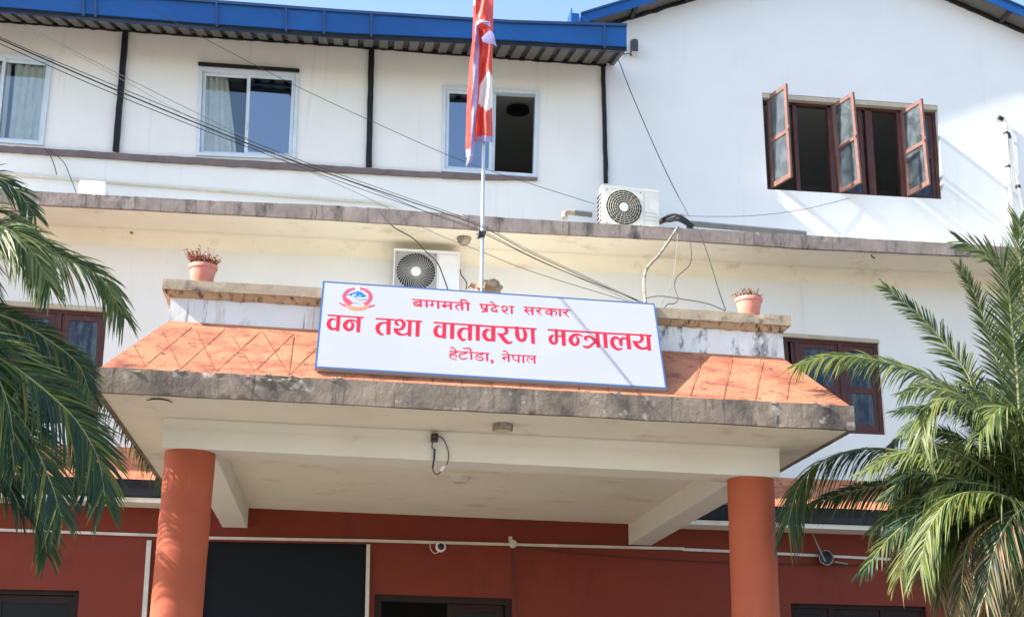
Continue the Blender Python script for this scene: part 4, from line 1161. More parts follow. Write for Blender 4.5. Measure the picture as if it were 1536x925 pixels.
# ================================================================== lamps, cameras, boxes
zc_ = sbz(1.5) - .005
c = at(754, 637, Z=zc_)
L_ = thing('ceiling_lamp', 'dirty round ceiling lamp under the front edge of the porch slab', 'lamp', c, 'round porch ceiling lamps')
m_ = MB(); m_.lathe([(.095, .02), (.10, -.005), (.098, -.055), (.085, -.06)], 32, c); m_.build('rim', 'lampb', L_)
m_ = MB(); m_.lathe([(.083, -.055), (.08, -.063), (.04, -.067)], 32, c); m_.build('diffuser', 'lampc', L_)
c = at(690, 716, Z=zc_)
L_ = thing('ceiling_lamp', 'cleaner cream round ceiling lamp deeper inside the porch', 'lamp', c, 'round porch ceiling lamps')
m_ = MB(); m_.lathe([(.105, .02), (.11, -.005), (.108, -.05), (.085, -.058)], 32, c); m_.build('rim', 'pvcw', L_)
m_ = MB(); m_.lathe([(.083, -.052), (.08, -.060), (.04, -.063)], 32, c); m_.build('diffuser', 'lampc', L_)
c = at(696, 357, Z=zb)
m_ = MB(); m_.lathe([(.105, .01), (.105, -.02), (.10, -.022), (.085, -.07), (.05, -.105), (.012, -.115)], 28, c)
tag(m_.build('dome_lamp', 'dirty'), 'dirty dome lamp under the upper ledge right of the wall air conditioner', 'lamp')
# bullet camera on the front beam
c = at(651, 658, YC)
K = thing('security_camera', 'black square-faced security camera with looped cable on the porch front beam', 'camera', c)
m_ = MB(); s_ = .034
m_.ringprism([[c + Vector((-s_, -.11, -s_)), c + Vector((s_, -.11, -s_)), c + Vector((s_, -.11, s_)), c + Vector((-s_, -.11, s_))], [c + Vector((-s_, .0, -s_)), c + Vector((s_, .0, -s_)), c + Vector((s_, .0, s_)), c + Vector((-s_, .0, s_))]], .2, (1, 1, 1, 1))
m_.build('camera_body', 'plasticb', K)
m_ = MB(); m_.lathe([(.018, 0), (.018, .008), (.010, .010)], 16, c + Vector((-.003, -.11, 0)), (0, -1, 0)); m_.build('lens', 'cableg', K)
m_ = MB()
def pc(x, y, d=-.03): return at(x, y, YC + d)
m_.tube(catmull([pc(655, 653, -.05), pc(664, 657), pc(671, 671), pc(673, 685), pc(670, 697)]), .0055, 6)
m_.tube(catmull([pc(649, 663, -.05), pc(648, 670), pc(652, 676), pc(651, 688), pc(649, 700), pc(651, 708), pc(656, 711), pc(661, 707)]), .006, 6)
m_.tube([pc(652, 673), pc(651, 688), pc(649, 701)], .011, 6)
m_.build('camera_cable', 'cableg', K)
m_ = MB(); m_.bar(pc(661, 706), pc(666, 699), .028, .028, (0, 1, 0)); m_.bar(pc(654, 674, -.012), pc(656, 686, -.012), .03, .012, (0, 1, 0)); m_.build('cable_plug', 'pvcw', K)
# turret camera on the red wall
c = at(661, 820, YW)
K = thing('dome_camera', 'small white turret camera with black eye on the dark red wall', 'camera', c)
m_ = MB(); m_.lathe([(.072, 0), (.072, -.03), (.066, -.05), (.05, -.058)], 28, c + Vector((0, -.002, 0)), (0, 1, 0)); m_.build('housing', 'plasticw', K)
m_ = MB(); m_.lathe([(.048, -.05), (.046, -.066), (.025, -.085), (.005, -.09)], 24, c, (0, 1, 0)); m_.build('eye', 'plasticb', K)
m_ = MB(); m_.tube(catmull([at(645, 812, YW - .015), at(646, 823, YW - .02), at(652, 829, YW - .02), at(659, 827, YW - .02)]), .006, 6); m_.build('lead', 'pvcw', K)
# junction box on the conduit
c = at(769, 815.5, YW)
m_ = MB(); m_.lathe([(.055, -.005), (.055, -.05), (.045, -.06)], 20, c, (0, 1, 0)); m_.box((c.x - .06, YW - .03, c.z + .02), (c.x - .01, YW - .004, c.z + .10))
tag(m_.build('junction_box', 'trunk_w'), 'cream round junction box on the conduit above the doorway', 'box')
# floodlight beside the gutter end
c = at(951, 71, YW - .12)
K = thing('flood_lamp', 'grey ribbed flood lamp on the white wall beside the gutter end', 'lamp', c)
m_ = MB(); m_.box((c.x - .055, c.y - .05, c.z - .09), (c.x + .055, c.y + .03, c.z + .10))
for k in range(4): m_.box((c.x - .048 + .027 * k, c.y - .062, c.z - .085), (c.x - .036 + .027 * k, c.y - .05, c.z + .095))
m_.box((c.x - .03, c.y - .055, c.z + .10), (c.x + .045, c.y + .02, c.z + .115)); m_.box((c.x - .06, c.y - .06, c.z + .0), (c.x + .06, c.y + .03, c.z + .012))
m_.build('housing', 'fan', K)
m_ = MB(); m_.box((c.x - .04, c.y - .04, c.z - .11), (c.x + .05, c.y + .02, c.z - .092)); m_.build('lens_glass', 'grille', K)
m_ = MB(); m_.bar(c + Vector((-.03, .03, -.08)), Vector((c.x - .03, YW, c.z - .08)), .03, .02); m_.bar(at(931, 82, YW - .015), c + Vector((-.04, .02, -.10)), .012, .012); m_.build('bracket', 'fan', K)
# black lamp hanging on the red wall at right
c = at(1239, 836, YW - .14)
K = thing('wall_lamp', 'dusty black round lamp on a thin grey rod against the red wall', 'lamp', c)
m_ = MB(); m_.lathe([(.075, .10), (.085, .07), (.10, .0), (.088, -.02), (.03, .02)], 24, c, (-.15, 1, .2)); m_.build('shade', 'plasticb', K)
m_ = MB(); m_.tube(ell3 := [c + Vector((.098 * math.cos(a), -.012, .098 * math.sin(a))) for a in [i * 2 * math.pi / 30 for i in range(31)]], .011, 6, 0, False); m_.build('rim', 'lampb', K)
m_ = MB(); m_.tube([at(1218, 798, YW - .02), at(1224, 812, YW - .16), at(1238, 842, YW - .20)], .011, 8); m_.build('rod', 'cord', K)
m_ = MB(); m_.tube([at(1252, 842, YW - .1), at(1271, 845, YW - .03)], .012, 8); m_.build('stay', 'cord', K)
# white tub on the upper ledge
a, b = at(118, 269, 17.75), at(157, 291, 17.75)
m_ = MB(); x0, x1 = a.x, b.x; z0, z1 = zt + .005, a.z
m_.ringprism([[(x0, 17.75, z0), (x1 + .01, 17.75, z0), (x1 + .01, 18.0, z0), (x0, 18.0, z0)], [(x0 + .01, 17.76, z1 - .03), (x1 - .01, 17.76, z1 - .03), (x1 - .01, 17.99, z1 - .03), (x0 + .01, 17.99, z1 - .03)],
              [(x0 + .03, 17.78, z1), (x1 - .03, 17.78, z1), (x1 - .03, 17.97, z1), (x0 + .03, 17.97, z1)]], .2, (3, 3, 3, 3))
tag(m_.build('plastic_tub', 'plasticw'), 'upturned white plastic tub on the left end of the upper ledge', 'tub')
# hooks under the soffits
for (x, y, zz, lb) in ((195, 346, zb, 'small dark hook under the left part of the upper ledge'), (1307, 383, zb, 'small dark hook under the right part of the upper ledge')):
    c = at(x, y, Z=zz); m_ = MB(); m_.tube([c + Vector((0, 0, .01)), c + Vector((.01, -.01, -.03)), c + Vector((.03, -.02, -.05)), c + Vector((.045, -.02, -.03))], .010, 6)
    tag(m_.build('ceiling_hook', 'rib'), lb, 'hook', 'hooks under the upper ledge')
c = [at(x, y, Z=sbz(-1.8) - .012) for x, y in ((220, 600), (230, 598), (240, 598), (252, 600), (259, 604))]
m_ = MB(); m_.tube(c, [.004, .008, .008, .007, .003], 6); tag(m_.build('bare_rod', 'rib'), 'short dark bent rod against the porch soffit above the left pillar', 'rod')

# ================================================================== things inside the rooms
d_ = MB(); c = at(777, 163, Z=11.33); d_.lathe([(.10, .01), (.19, -.01), (.19, -.06), (.12, -.09), (.03, -.10)], 28, c)
tag(d_.build('ceiling_lamp', 'plasticb'), 'dark round lamp on the room ceiling behind the half-open window', 'lamp')
c = at(408, 236, YW + .75); cz0 = 8.46
CH = thing('plastic_chair', 'white plastic chair with open arched back inside the second upper window', 'chair', (c.x, c.y, cz0))
zt_ = at(408, 216, YW + .75).z
m_ = MB(); m_.tube(catmull([(c.x - .20, c.y, cz0 + .45), (c.x - .19, c.y - .02, zt_ - .18), (c.x - .10, c.y - .04, zt_ - .02), (c.x + .02, c.y - .04, zt_), (c.x + .13, c.y - .03, zt_ - .07), (c.x + .2, c.y - .01, zt_ - .28), (c.x + .2, c.y, cz0 + .45)]), .022, 8); m_.build('backrest', 'plasticw', CH)
m_ = MB(); m_.box((c.x - .22, c.y, cz0 + .42), (c.x + .22, c.y + .42, cz0 + .45)); m_.bar((c.x + .2, c.y, zt_ - .25), (c.x + .28, c.y + .35, zt_ - .25), .05, .03); m_.build('seat', 'plasticw', CH)
for sx in (-.2, .2):
    for sy in (.03, .39): m_ = MB(); m_.tube([(c.x + sx, c.y + sy, cz0 + .42), (c.x + sx * 1.1, c.y + sy, cz0)], [.02, .016], 8); m_.build('leg', 'plasticw', CH)

# ================================================================== pipes and conduits
def line(name, pts, r, m, label, cat, k=6, n=8, group=None, straight=False):
    m_ = MB(); m_.tube(pts if straight else catmull(pts, k), r, n); return tag(m_.build(name, m), label, cat, group)
P = lambda x, y, Y: at(x, y, Y)
for pts, lb in (([(-80, 791.5), (237, 802.5)], 'white conduit strip on the red wall left of the porch pillar'), ([(300, 806), (560, 810.5), (800, 817), (1026, 822.5)], 'white conduit strip across the red wall inside the porch'), ([(1024, 823.5), (1110, 827), (1340, 838.5), (1600, 851)], 'white conduit strip on the red wall behind the right palm')):
    m_ = MB(); q = [P(x, y, YW - .02) for x, y in pts]
    for a, b in zip(q, q[1:]): m_.bar(a, b, .035, .036, (0, 0, 1))
    tag(m_.build('cable_conduit', 'trunk_w'), lb, 'conduit', 'white conduits on the red wall')
line('wall_pipe', [P(-40, 257.5, YW - .04), P(13, 261, YW - .04), P(160, 273, YW - .04), P(330, 286, YW - .04), P(512, 300, YW - .04), P(560, 303, YW - .04), P(585, 309, YW - .05), P(600, 316, YW - .3)], .017, 'beigep', 'thin beige pipe along the white wall above the left ledge', 'pipe')
yy = 17.85
m_ = MB(); m_.tube([P(888, 322, yy), P(862, 319, yy)], .041, 16); tg = tag(m_.build('drain_pipe', 'pvcg'), 'short grey drain pipe with white elbow left of the ledge air conditioner', 'pipe')
m_ = MB(); m_.tube(catmull([P(862, 319, yy), P(853, 318.5, yy), P(847, 321, yy - .05), P(847, 327, yy - .08)]), .043, 16); e_ = m_.build('elbow', 'hose', tg)
line('drain_pipe', [P(1035, 335, yy), P(1100, 341, yy), P(1200, 350, yy), P(1205, 351, yy)], .045, 'pvcg', 'long grey drain pipe lying on the ledge right of the air conditioner', 'pipe', n=14)
m_ = MB()
rb = random.Random(3)
for k in range(9):
    pts = [P(990 + rb.uniform(-2, 3), 333 + rb.uniform(-5, 2), 17.65 + rb.uniform(-.1, .15)), P(1003, 326 + rb.uniform(-3, 6), 17.6 + rb.uniform(-.1, .1)), P(1018, 326 + rb.uniform(-3, 8), 17.55), P(1030, 333 + rb.uniform(-3, 4), 17.6), P(1036 + rb.uniform(-4, 6), 342 + rb.uniform(-4, 3), 17.62)]
    m_.tube(catmull(pts), .02, 6)
tag(m_.build('hose_bundle', 'cable'), 'black tangle of insulated hoses beside the ledge air conditioner', 'hoses')
hp = catmull([P(1017, 341, 17.40), P(1012, 348, 17.30), P(1000, 366, 17.0), P(988, 383, 16.4), P(973, 399, 15.6), P(967, 412, 14.9), P(966, 430, 14.1), P(968, 455, 13.3), P(968, 468, 12.9)], 8)
m_ = MB(); m_.tube(hp, [.019 + .0015 * math.sin(i * 1.3) for i in range(len(hp))], 10)
tag(m_.build('drain_hose', 'hose'), 'dirty white flexible hose hanging from the ledge down behind the signboard', 'hose')
for pts, lb in (([(1502, 177), (1508, 182), (1509, 200), (1512, 250), (1516, 290), (1521, 340)], 'white wall pipe with black bent top near the right picture edge'), ([(1513, 203), (1519, 240), (1527, 280), (1536, 325), (1541, 350)], 'thinner cream wall pipe leaning to the right of another pipe')):
    m_ = MB(); m_.tube([P(x, y, YW - .06) for x, y in pts], .032 if 'black' in lb else .022, 10)
    t_ = tag(m_.build('wall_pipe', 'pvcw'), lb, 'pipe')
    m_ = MB(); x, y = pts[0]; m_.tube([P(x - 4, y - 1, YW - .07), P(x + 2, y + 2, YW - .06)] if 'black' in lb else [P(x - 1, y - 3, YW - .06), P(x + 1, y + 5, YW - .06)], .036, 10); m_.build('pipe_cap', 'plasticb', t_)
    for q in (2, 3): m_ = MB(); a = P(*pts[q], YW - .06); m_.lathe([(.04, -.02), (.04, .02)], 10, a); m_.build('pipe_clip', 'rib', t_)

# ================================================================== cables
def cable(name, pts, r, m, label, group='cables strung across the building front'):
    return line(name, [P(*p) for p in pts], r, m, label, 'cable', group=group, n=6)
def street(pts, ya=7.4, yb=15.5):                       # a service line from the street: straight in plan
    out = []
    for x, y in pts:
        t = (x - pts[0][0]) / (pts[-1][0] - pts[0][0]); out.append((x, y, 1 / (1 / ya + (1 / yb - 1 / ya) * t)))
    return out
cable('overhead_cable', street([(-120, 2), (0, 59), (200, 146), (430, 238), (600, 297), (722, 340), (800, 381), (955, 451), (974, 461)]), .0048, 'cable', 'thickest black overhead cable running from upper left to the signboard corner')
cable('overhead_cable', street([(-120, 10), (0, 66), (200, 153), (430, 243), (600, 304), (724, 347), (800, 386), (948, 452), (972, 466)], 7.3), .0028, 'cable', 'thin black cable running just below the thickest overhead cable')
cable('overhead_cable', street([(-120, -6), (0, 56), (200, 140), (430, 233), (600, 293), (722, 337), (800, 378), (957, 450), (975, 459)], 7.5), .0026, 'cable', 'thin black cable running just above the thickest overhead cable')
cable('overhead_cable', [(36, 38, 17.35), (180, 112, 16.6), (300, 172, 15.8), (430, 236, 14.9), (560, 285, 14.1), (640, 318, 13.6), (722, 349, 13.1), (820, 396, 12.9), (956, 450, 12.65)], .0045, 'cable', 'black cable from the left eave passing over the curtained window')
cable('overhead_cable', [(40, 42, 17.35), (180, 118, 16.6), (300, 184, 15.8), (430, 242, 14.9), (560, 301, 14.1), (640, 344, 13.6), (724, 378, 13.15), (800, 408, 12.95), (952, 455, 12.66)], .0035, 'cableg', 'lowest grey cable sagging from the left eave to the signboard corner')
cable('overhead_cable', [(190, -12, 16.9), (235, 18, 16.9), (320, 65, 16.95), (440, 127, 17.05), (560, 183, 17.15), (690, 240, 17.3), (800, 277, 17.5), (892, 306, 17.75)], .0042, 'cable', 'single black cable crossing the gutter down to the ledge air conditioner')
cable('hanging_wire', [(567, 315, 17.42), (590, 340, 17.3), (619, 357, 17.4), (640, 378, 17.7), (656, 394, 17.9), (665, 415, 18.0), (674, 440, 18.05)], .009, 'cableg', 'drooping wire in front of the wall air conditioner')
cable('hanging_wire', [(927, 88, 18.35), (945, 135, 18.3), (975, 205, 18.2), (1005, 270, 18.0), (1032, 322, 17.7)], .007, 'cableg', 'long slack wire from the flood lamp down the gable wall')
cable('hanging_wire', [(1008, 326, 17.55), (1024, 321, 17.6), (1035, 324, 17.7), (1120, 324, 18.2), (1200, 315, 18.4), (1275, 297, 18.47)], .006, 'cord', 'pale thin wire strung below the brown casement window')
cable('hanging_wire', [(1034, 350, 17.4), (1037, 380, 17.2), (1034, 398, 17.0), (1016, 415, 16.4), (1012, 430, 15.6), (1017, 447, 14.6), (1012, 455, 13.9), (1002, 456, 13.4), (995, 464, 12.8)], .006, 'cableg', 'kinked grey wire dropping from the hose bundle to the parapet')
cable('hanging_wire', [(1046, 342, 17.42), (1056, 366, 17.0), (1066, 395, 16.0), (1078, 435, 14.2), (1088, 464, 12.75)], .007, 'cable', 'dark wire slanting from the ledge to the right parapet cap')
cable('hanging_wire', [(968, 447, 13.1), (990, 444, 13.0), (1020, 448, 12.9), (1060, 455, 12.8), (1088, 466, 12.72)], .006, 'cableg', 'low arched wire above the parapet right of the signboard')
cable('hanging_wire', [(1017, 345, 17.4), (1014, 385, 16.6), (1008, 420, 15.2), (990, 462, 12.8)], .004, 'cord', 'hair thin pale wire between the hose and the kinked wire')
cable('hanging_wire', [(66, 222, 18.42), (76, 235, 18.4), (82, 250, 18.38), (85, 262, 18.38)], .007, 'cableg', 'short wire stub below the leftmost upper window')
cable('hanging_wire', [(72, 223, 18.42), (95, 243, 18.4), (104, 262, 18.3), (115, 290, 17.9)], .006, 'cableg', 'thin wire from the leftmost upper window down to the white tub')
cable('hanging_wire', [(690, 404, 18.05), (692, 412, 18.1), (700, 424, 18.1), (699, 434, 18.1)], .009, 'cableg', 'short curled lead at the right side of the wall air conditioner')
cable('wall_wire', [(640, 812, 18.47), (770, 818, 18.47), (860, 829, 18.47), (1020, 840, 18.47), (1160, 845, 18.47), (1330, 848, 18.47)], .006, 'cable', 'dark wire sagging along the red wall below the conduit')
cable('wall_wire', [(769, 822, 18.47), (769, 850, 18.47), (772, 885, 18.47), (778, 930, 18.47)], .007, 'cable', 'dark wire dropping from the junction box beside the doorway')

# ================================================================== palms
def frond(parent, ctrl, L, n=46, droop=.45, lift=.15, mats=('leaf', 'leaf2', 'leafd'), wts=(.6, .25, .15), width=.020, seed=0, up=None, ang=(38, 62), r0=.018, tip=.45, bare=.06, dens=2.0):
    rr = random.Random(seed); G = Vector((0, 0, -1)); n = int(n * dens); width *= 1.0
    pts = catmull([P(*c) for c in ctrl], 10)
    Ls = [0]
    for a, b in zip(pts, pts[1:]): Ls.append(Ls[-1] + (b - a).length)
    tot = Ls[-1]
    def samp(t):
        s = t * tot
        for i in range(len(Ls) - 1):
            if s <= Ls[i + 1] or i == len(Ls) - 2:
                f = (s - Ls[i]) / max(1e-6, Ls[i + 1] - Ls[i]); return pts[i].lerp(pts[i + 1], f), (pts[i + 1] - pts[i]).normalized()
    f = MB()
    f.tube([p + Vector((0, 0, 0)) for p in pts], [r0 * (1 - .85 * i / (len(pts) - 1)) for i in range(len(pts))], 6, 0)
    upv = Vector(up) if up else Vector((0, -.35, 1))
    for i in range(n):
        t = bare + (1 - bare) * (i + rr.uniform(-.3, .3)) / (n - 1); t = min(max(t, 0), 1)
        p, T = samp(t)
        Sd = T.cross(upv)
        Sd = Sd.normalized() if Sd.length > .05 else T.orthogonal().normalized()
        N = Sd.cross(T).normalized()
        prof = (.45 + .55 * min(1, t / .25)) * (1 if t < .55 else 1 - (1 - tip) * ((t - .55) / .45) ** 1.4)
        for sgn in (-1, 1):
            if rr.random() < .04: continue
            al = R(ang[0] + (ang[1] - ang[0]) * t + rr.uniform(-7, 7))
            lf = lift + rr.uniform(-.12, .12)
            d = (Sd * sgn * math.cos(al) + T * math.sin(al) + N * lf).normalized()
            ln = L * prof * rr.uniform(.85, 1.1); dr = droop * rr.uniform(.6, 1.4)
            wv = (d.cross(N) + N * rr.uniform(-.5, .5)).normalized() * width * rr.uniform(.8, 1.15)
            ks = ((0, .55), (.25, 1), (.55, .85), (.82, .5), (1, .04))
            row = []
            for s_, wk in ks:
                c = p + d * ln * s_ + G * dr * ln * s_ * s_ + Vector((0, 0, 0))
                row.append((c - wv * wk * .5, c + wv * wk * .5))
            x = rr.random(); mi = 1 if x < wts[0] else (2 if x < wts[0] + wts[1] else 3)
            vs = [v for q in row for v in q]
            f.mesh(vs, [(2 * k, 2 * k + 1, 2 * k + 3, 2 * k + 2) for k in range(4)], mi, False)
    return f.build('frond', ['rachis'] + list(mats), parent, fix=False)

def palm_trunk(parent, base, top, r):
    m_ = MB(); N = 40; prof = []
    ax_ = (Vector(top) - Vector(base)); h = ax_.length
    for i in range(N + 1):
        t = i / N; prof.append((r * (1.15 - .25 * t) * (1 + (.10 if i % 2 else 0) + .04 * noise.noise(Vector((i, 3, 1)))), h * t))
    m_.lathe(prof, 20, base, ax_); m_.build('trunk', 'bark', parent)
    m_ = MB(); rr = random.Random(5)
    for k in range(34):                       # cut leaf bases below the crown
        a = k * 2.4; z = h * (1 - .02 * k) - .05
        b0 = Vector(base) + ax_.normalized() * z + Vector((math.cos(a), math.sin(a), 0)) * r * .9
        m_.tube([b0, b0 + Vector((math.cos(a) * .10, math.sin(a) * .10, .10)), b0 + Vector((math.cos(a) * .16, math.sin(a) * .16, .24))], [.05, .035, .014], 6)
    m_.build('leaf_bases', 'bark', parent)

# left palm: crown outside the left edge
cl = P(-130, 455, 11.2)
PL = thing('palm_tree', 'dark green palm whose arching fronds enter at the left picture edge', 'palm tree', (cl.x, cl.y, 0), 'palms beside the porch')
palm_trunk(PL, (cl.x, cl.y, 0), (cl.x, cl.y, cl.z - .15), .17)
DK = dict(mats=('leaf', 'leafd', 'leafp'), wts=(.45, .40, .15))
CLp = (-130, 455, 11.2)
frond(PL, [CLp, (-70, 365, 11.1), (0, 343, 11.0), (28, 357, 10.95), (52, 384, 10.95), (74, 428, 10.95)], .42, 62, .5, .12, ('leafp', 'leaf', 'leaf2'), (.55, .3, .15), .021, 1, up=(0, -.9, .45))
frond(PL, [CLp, (-60, 345, 11.35), (20, 350, 11.4), (90, 384, 11.45), (150, 416, 11.5), (186, 475, 11.5)], .40, 66, .55, .15, ('leaf', 'leaf2', 'leafp'), (.5, .25, .25), .020, 2, up=(0, -.9, .45))
frond(PL, [CLp, (-90, 300, 11.4), (-30, 262, 11.5), (20, 282, 11.6), (52, 322, 11.6)], .38, 50, .4, .15, seed=3, up=(0, -.9, .45), **DK)
frond(PL, [CLp, (-60, 490, 11.0), (15, 545, 10.9), (73, 590, 10.9), (117, 634, 10.95), (148, 690, 11.0), (158, 752, 11.0)], .48, 70, .34, .12, ('leaf', 'leafd', 'leaf2'), (.42, .36, .22), .022, 5, up=(0, -.9, .45))
frond(PL, [CLp, (-50, 460, 11.3), (20, 480, 11.4), (80, 515, 11.5), (118, 548, 11.5), (136, 592, 11.5)], .34, 56, .42, .12, ('leafd', 'leaf', 'leaf2'), (.5, .25, .25), .020, 6, up=(0, -.9, .45))
frond(PL, [CLp, (-90, 540, 10.9), (-20, 590, 10.8), (40, 650, 10.8), (75, 720, 10.8), (92, 775, 10.8)], .46, 62, .36, .12, ('leafd', 'leaf', 'leaf2'), (.45, .35, .2), .022, 7, up=(0, -.7, .7))
frond(PL, [CLp, (-110, 580, 10.9), (-50, 650, 10.85), (5, 715, 10.85), (35, 770, 10.85)], .45, 54, .36, .12, ('leafd', 'leaf', 'leafd'), (.6, .2, .2), .022, 8)
frond(PL, [CLp, (-70, 480, 10.8), (-25, 530, 10.7), (10, 600, 10.7), (25, 690, 10.7)], .45, 54, .36, .12, ('leaf', 'leafd', 'leaf2'), (.4, .4, .2), .022, 9)
frond(PL, [CLp, (-150, 330, 11.3), (-190, 250, 11.3), (-260, 210, 11.3), (-360, 260, 11.3)], .45, 50, .4, .15, seed=10, **DK)
frond(PL, [CLp, (-120, 320, 11.0), (-115, 210, 10.9), (-90, 130, 10.8), (-50, 110, 10.7)], .45, 50, .3, .15, seed=11, **DK)
frond(PL, [CLp, (-220, 430, 11.2), (-320, 460, 11.2), (-390, 560, 11.2)], .45, 46, .5, .15, seed=12, **DK)
frond(PL, [CLp, (-200, 520, 11.2), (-250, 620, 11.2), (-260, 740, 11.2)], .45, 46, .5, .15, seed=13, **DK)
frond(PL, [CLp, (-130, 360, 10.4), (-130, 330, 9.9), (-130, 350, 9.4)], .45, 46, .5, .15, seed=14, **DK)
frond(PL, [CLp, (-60, 520, 11.5), (30, 560, 11.65), (95, 610, 11.7), (125, 680, 11.7), (128, 740, 11.7)], .42, 54, .36, .12, ('leafd', 'leaf', 'leaf2'), (.6, .3, .1), .021, 15)

for k, c in enumerate(([CLp, (-110, 420, 11.9), (-80, 440, 12.6), (-60, 520, 13.2)], [CLp, (-140, 400, 12.0), (-125, 380, 12.9), (-110, 440, 13.7)], [CLp, (-100, 470, 12.0), (-60, 500, 12.7), (-30, 590, 13.1)],
                       [CLp, (-150, 480, 12.0), (-140, 520, 12.8), (-120, 620, 13.4)], [CLp, (-90, 390, 11.8), (-50, 370, 12.4), (-28, 430, 12.9), (-22, 500, 13.1)])):
    frond(PL, c, .46, 54, .5, .1, ('leaf', 'leafd', 'leaf2'), (.42, .36, .22), .024, 80 + k)  # rear fronds out of view, added to shade the left column
for k, c in enumerate((
                       [CLp, (-100, 520, 11.4), (-30, 620, 11.5), (20, 700, 11.5), (60, 770, 11.5), (70, 830, 11.5)], [CLp, (-100, 380, 11.2), (-40, 325, 11.2), (10, 320, 11.2), (48, 350, 11.2)],
                       [CLp, (-60, 470, 11.6), (40, 520, 11.7), (100, 580, 11.75), (140, 650, 11.75)])):
    frond(PL, c, .44, 56, .34, .12, ('leafd', 'leaf', 'leaf2'), (.45, .38, .17), .021, 60 + k)

# right palm
cr_ = (1548, 770, 12.6)
cw = P(*cr_)
PR = thing('palm_tree', 'bright sunlit palm with pale upright fronds at the right picture edge', 'palm tree', (cw.x, cw.y, 0), 'palms beside the porch')
palm_trunk(PR, (cw.x, cw.y, 0), (cw.x, cw.y, cw.z - .1), .19)
BR = dict(mats=('leaf', 'leaf2', 'leafp'), wts=(.45, .25, .3))
UPV = (0, -1, .25)
frond(PR, [cr_, (1532, 660, 12.5), (1525, 560, 12.45), (1519, 500, 12.4), (1509, 416, 12.35), (1488, 385, 12.3), (1440, 362, 12.3)], .48, 74, .18, .1, seed=21, up=UPV, width=.019, mats=('leaf', 'leaf2', 'leafp'), wts=(.45, .25, .3))
frond(PR, [cr_, (1552, 620, 12.8), (1542, 500, 12.8), (1531, 400, 12.8), (1529, 330, 12.8)], .52, 64, .05, .1, seed=22, up=UPV, **BR)
frond(PR, [cr_, (1515, 690, 12.7), (1463, 592, 12.8), (1448, 556, 12.85), (1399, 494, 12.9), (1362, 458, 12.9), (1327, 430, 12.9)], .36, 74, .25, .1, ('leaf', 'leafp', 'leafd'), (.4, .45, .15), .018, 23, up=UPV)
frond(PR, [cr_, (1500, 660, 12.3), (1430, 590, 12.2), (1370, 556, 12.15), (1290, 536, 12.1), (1235, 536, 12.1), (1196, 548, 12.1)], .36, 72, .55, .12, ('leaf2', 'leaf', 'leafp'), (.5, .3, .2), .020, 24, up=(0, -.8, .6))
frond(PR, [cr_, (1530, 690, 12.0), (1480, 632, 11.9), (1440, 604, 11.85), (1412, 598, 11.8), (1392, 618, 11.8), (1382, 660, 11.8)], .46, 60, .8, .1, ('leafp', 'leaf2', 'leaf'), (.5, .3, .2), .018, 25)
frond(PR, [cr_, (1490, 715, 12.5), (1400, 688, 12.6), (1310, 672, 12.7), (1240, 688, 12.75), (1200, 725, 12.75), (1182, 785, 12.75)], .50, 84, .75, .05, ('leafd', 'leaf', 'leaf2'), (.5, .35, .15), .018, 26)
frond(PR, [cr_, (1500, 745, 12.8), (1400, 733, 12.9), (1330, 728, 12.95), (1265, 740, 13.0), (1212, 760, 13.0)], .34, 64, .5, .1, ('leafd', 'leaf', 'leaf2'), (.4, .4, .2), .016, 27, up=UPV)
frond(PR, [cr_, (1500, 755, 12.2), (1440, 745, 12.1), (1390, 775, 12.1), (1362, 820, 12.1), (1350, 862, 12.1)], .40, 60, .6, .1, ('leaf', 'leaf2', 'leafy'), (.4, .4, .2), .018, 28)
frond(PR, [cr_, (1520, 750, 11.9), (1480, 738, 11.8), (1430, 745, 11.7), (1395, 790, 11.7), (1380, 850, 11.7)], .46, 56, .6, .1, ('leaf2', 'leafp', 'leaf'), (.4, .4, .2), .018, 29)
frond(PR, [cr_, (1525, 640, 12.9), (1495, 540, 13.0), (1465, 450, 13.0), (1440, 400, 13.0)], .36, 58, .25, .15, seed=30, up=UPV, **BR)
frond(PR, [cr_, (1500, 640, 13.0), (1440, 600, 13.1), (1380, 625, 13.2), (1335, 670, 13.2)], .34, 54, .5, .15, seed=31, **DK)
frond(PR, [cr_, (1560, 700, 12.0), (1540, 640, 11.8), (1505, 610, 11.7), (1470, 650, 11.6)], .42, 50, .6, .15, seed=32, **BR)
frond(PR, [cr_, (1610, 660, 12.6), (1680, 600, 12.6), (1760, 620, 12.6)], .48, 46, .4, .15, seed=33, **BR)
frond(PR, [cr_, (1590, 600, 12.6), (1620, 470, 12.6), (1680, 390, 12.6)], .48, 46, .3, .15, seed=34, **BR)
frond(PR, [cr_, (1640, 760, 12.6), (1730, 800, 12.6), (1780, 900, 12.6)], .46, 46, .5, .15, seed=35, **BR)
frond(PR, [cr_, (1540, 760, 12.0), (1515, 780, 11.7), (1490, 830, 11.6), (1478, 900, 11.6)], .40, 50, .6, .1, ('leafd', 'leaf', 'leafy'), (.4, .3, .3), .018, 36)
frond(PR, [cr_, (1530, 690, 12.9), (1470, 680, 13.1), (1415, 720, 13.2), (1385, 790, 13.2)], .40, 52, .5, .15, seed=37, **DK)
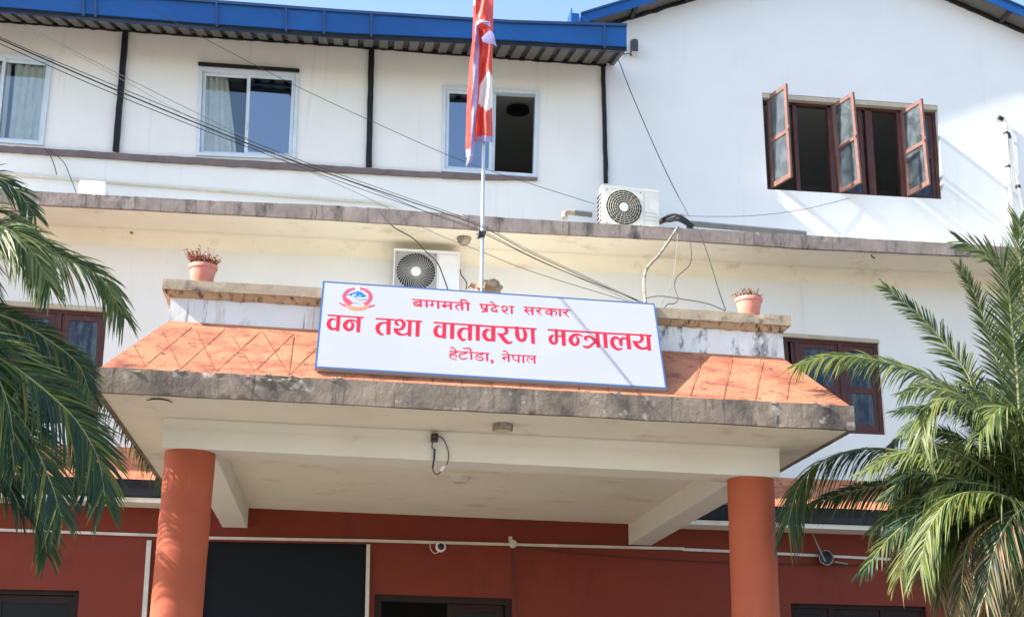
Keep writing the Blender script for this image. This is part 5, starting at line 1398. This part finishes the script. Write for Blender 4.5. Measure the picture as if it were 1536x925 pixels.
for k, (x, y, yd) in enumerate(((1440, 925, 12.0), (1475, 945, 12.3), (1508, 930, 12.0), (1410, 900, 12.6), (1530, 960, 11.9))):   # dead fronds hanging below the crown
    frond(PR, [cr_, ((x + 1548) / 2 - 5, 778, yd), (x + 10, 820, yd), (x, y, yd)], .30, 40, .9, .05, ('leafy', 'leafd', 'leaf'), (.65, .25, .1), .015, 40 + k)

rq = random.Random(77)
for k in range(40):                          # the rest of the crown, nearer and farther than the named fronds
    th = R(rq.choice((100, 112, 125, 138, 150, 160, 170, 178, 188, 198, 212)) + rq.uniform(-6, 6)); ln = rq.uniform(120, 275); yy_ = 12.6 + rq.uniform(-.8, .7)
    sx, sy = 1545 + rq.uniform(-15, 25), 755 + rq.uniform(-30, 25)
    ex, ey = sx + ln * math.cos(th), sy - ln * math.sin(th) * .95
    mx, my = (sx + ex) / 2, (sy + ey) / 2 - ln * rq.uniform(.10, .24)
    qx, qy = sx + (ex - sx) * .8, sy + (ey - sy) * .8 - ln * rq.uniform(.06, .16)
    frond(PR, [cr_, (sx * .7 + mx * .3, sy * .7 + my * .3 - 8, yy_ * .5 + 6.3), (mx, my, yy_), (qx, qy, yy_), (ex, ey + ln * .05, yy_)], rq.uniform(.28, .40), 44, rq.uniform(.25, .6), .12,
          rq.choice((('leaf', 'leaf2', 'leafp'), ('leafd', 'leaf', 'leaf2'), ('leaf2', 'leafp', 'leaf'))), (.45, .35, .2), .017, 100 + k, up=rq.choice((UPV, None, (0, -.7, .7))))

# dried creeper fringe along the left underside of the porch slab
m_ = MB(); rr = random.Random(11)
for k in range(170):
    y = YF + .3 + rr.random() * 5.2
    b0 = Vector((sb0.x + rr.uniform(-.012, .02), y, sb0.z + .04))
    ln = (.05 + .22 * rr.random() ** 2)
    e1 = b0 + Vector((rr.uniform(-.03, .03), rr.uniform(-.04, .04), -ln - .03)); wv = Vector((rr.uniform(-.3, .3), 1, 0)).normalized() * rr.uniform(.006, .02)
    mdl = b0.lerp(e1, .5) + Vector((-.01, 0, 0))
    m_.mesh([b0 - wv, b0 + wv, mdl + wv * 1.1, mdl - wv * 1.1, e1], [(0, 1, 2, 3), (3, 2, 4)], rr.randint(0, 1))
o = m_.build('creeper_fringe', ['leafd', 'leaf'], None, fix=False)
tag(o, 'dark dried creeper fringe hanging along the left slab edge', 'creeper'); o['kind'] = 'stuff'
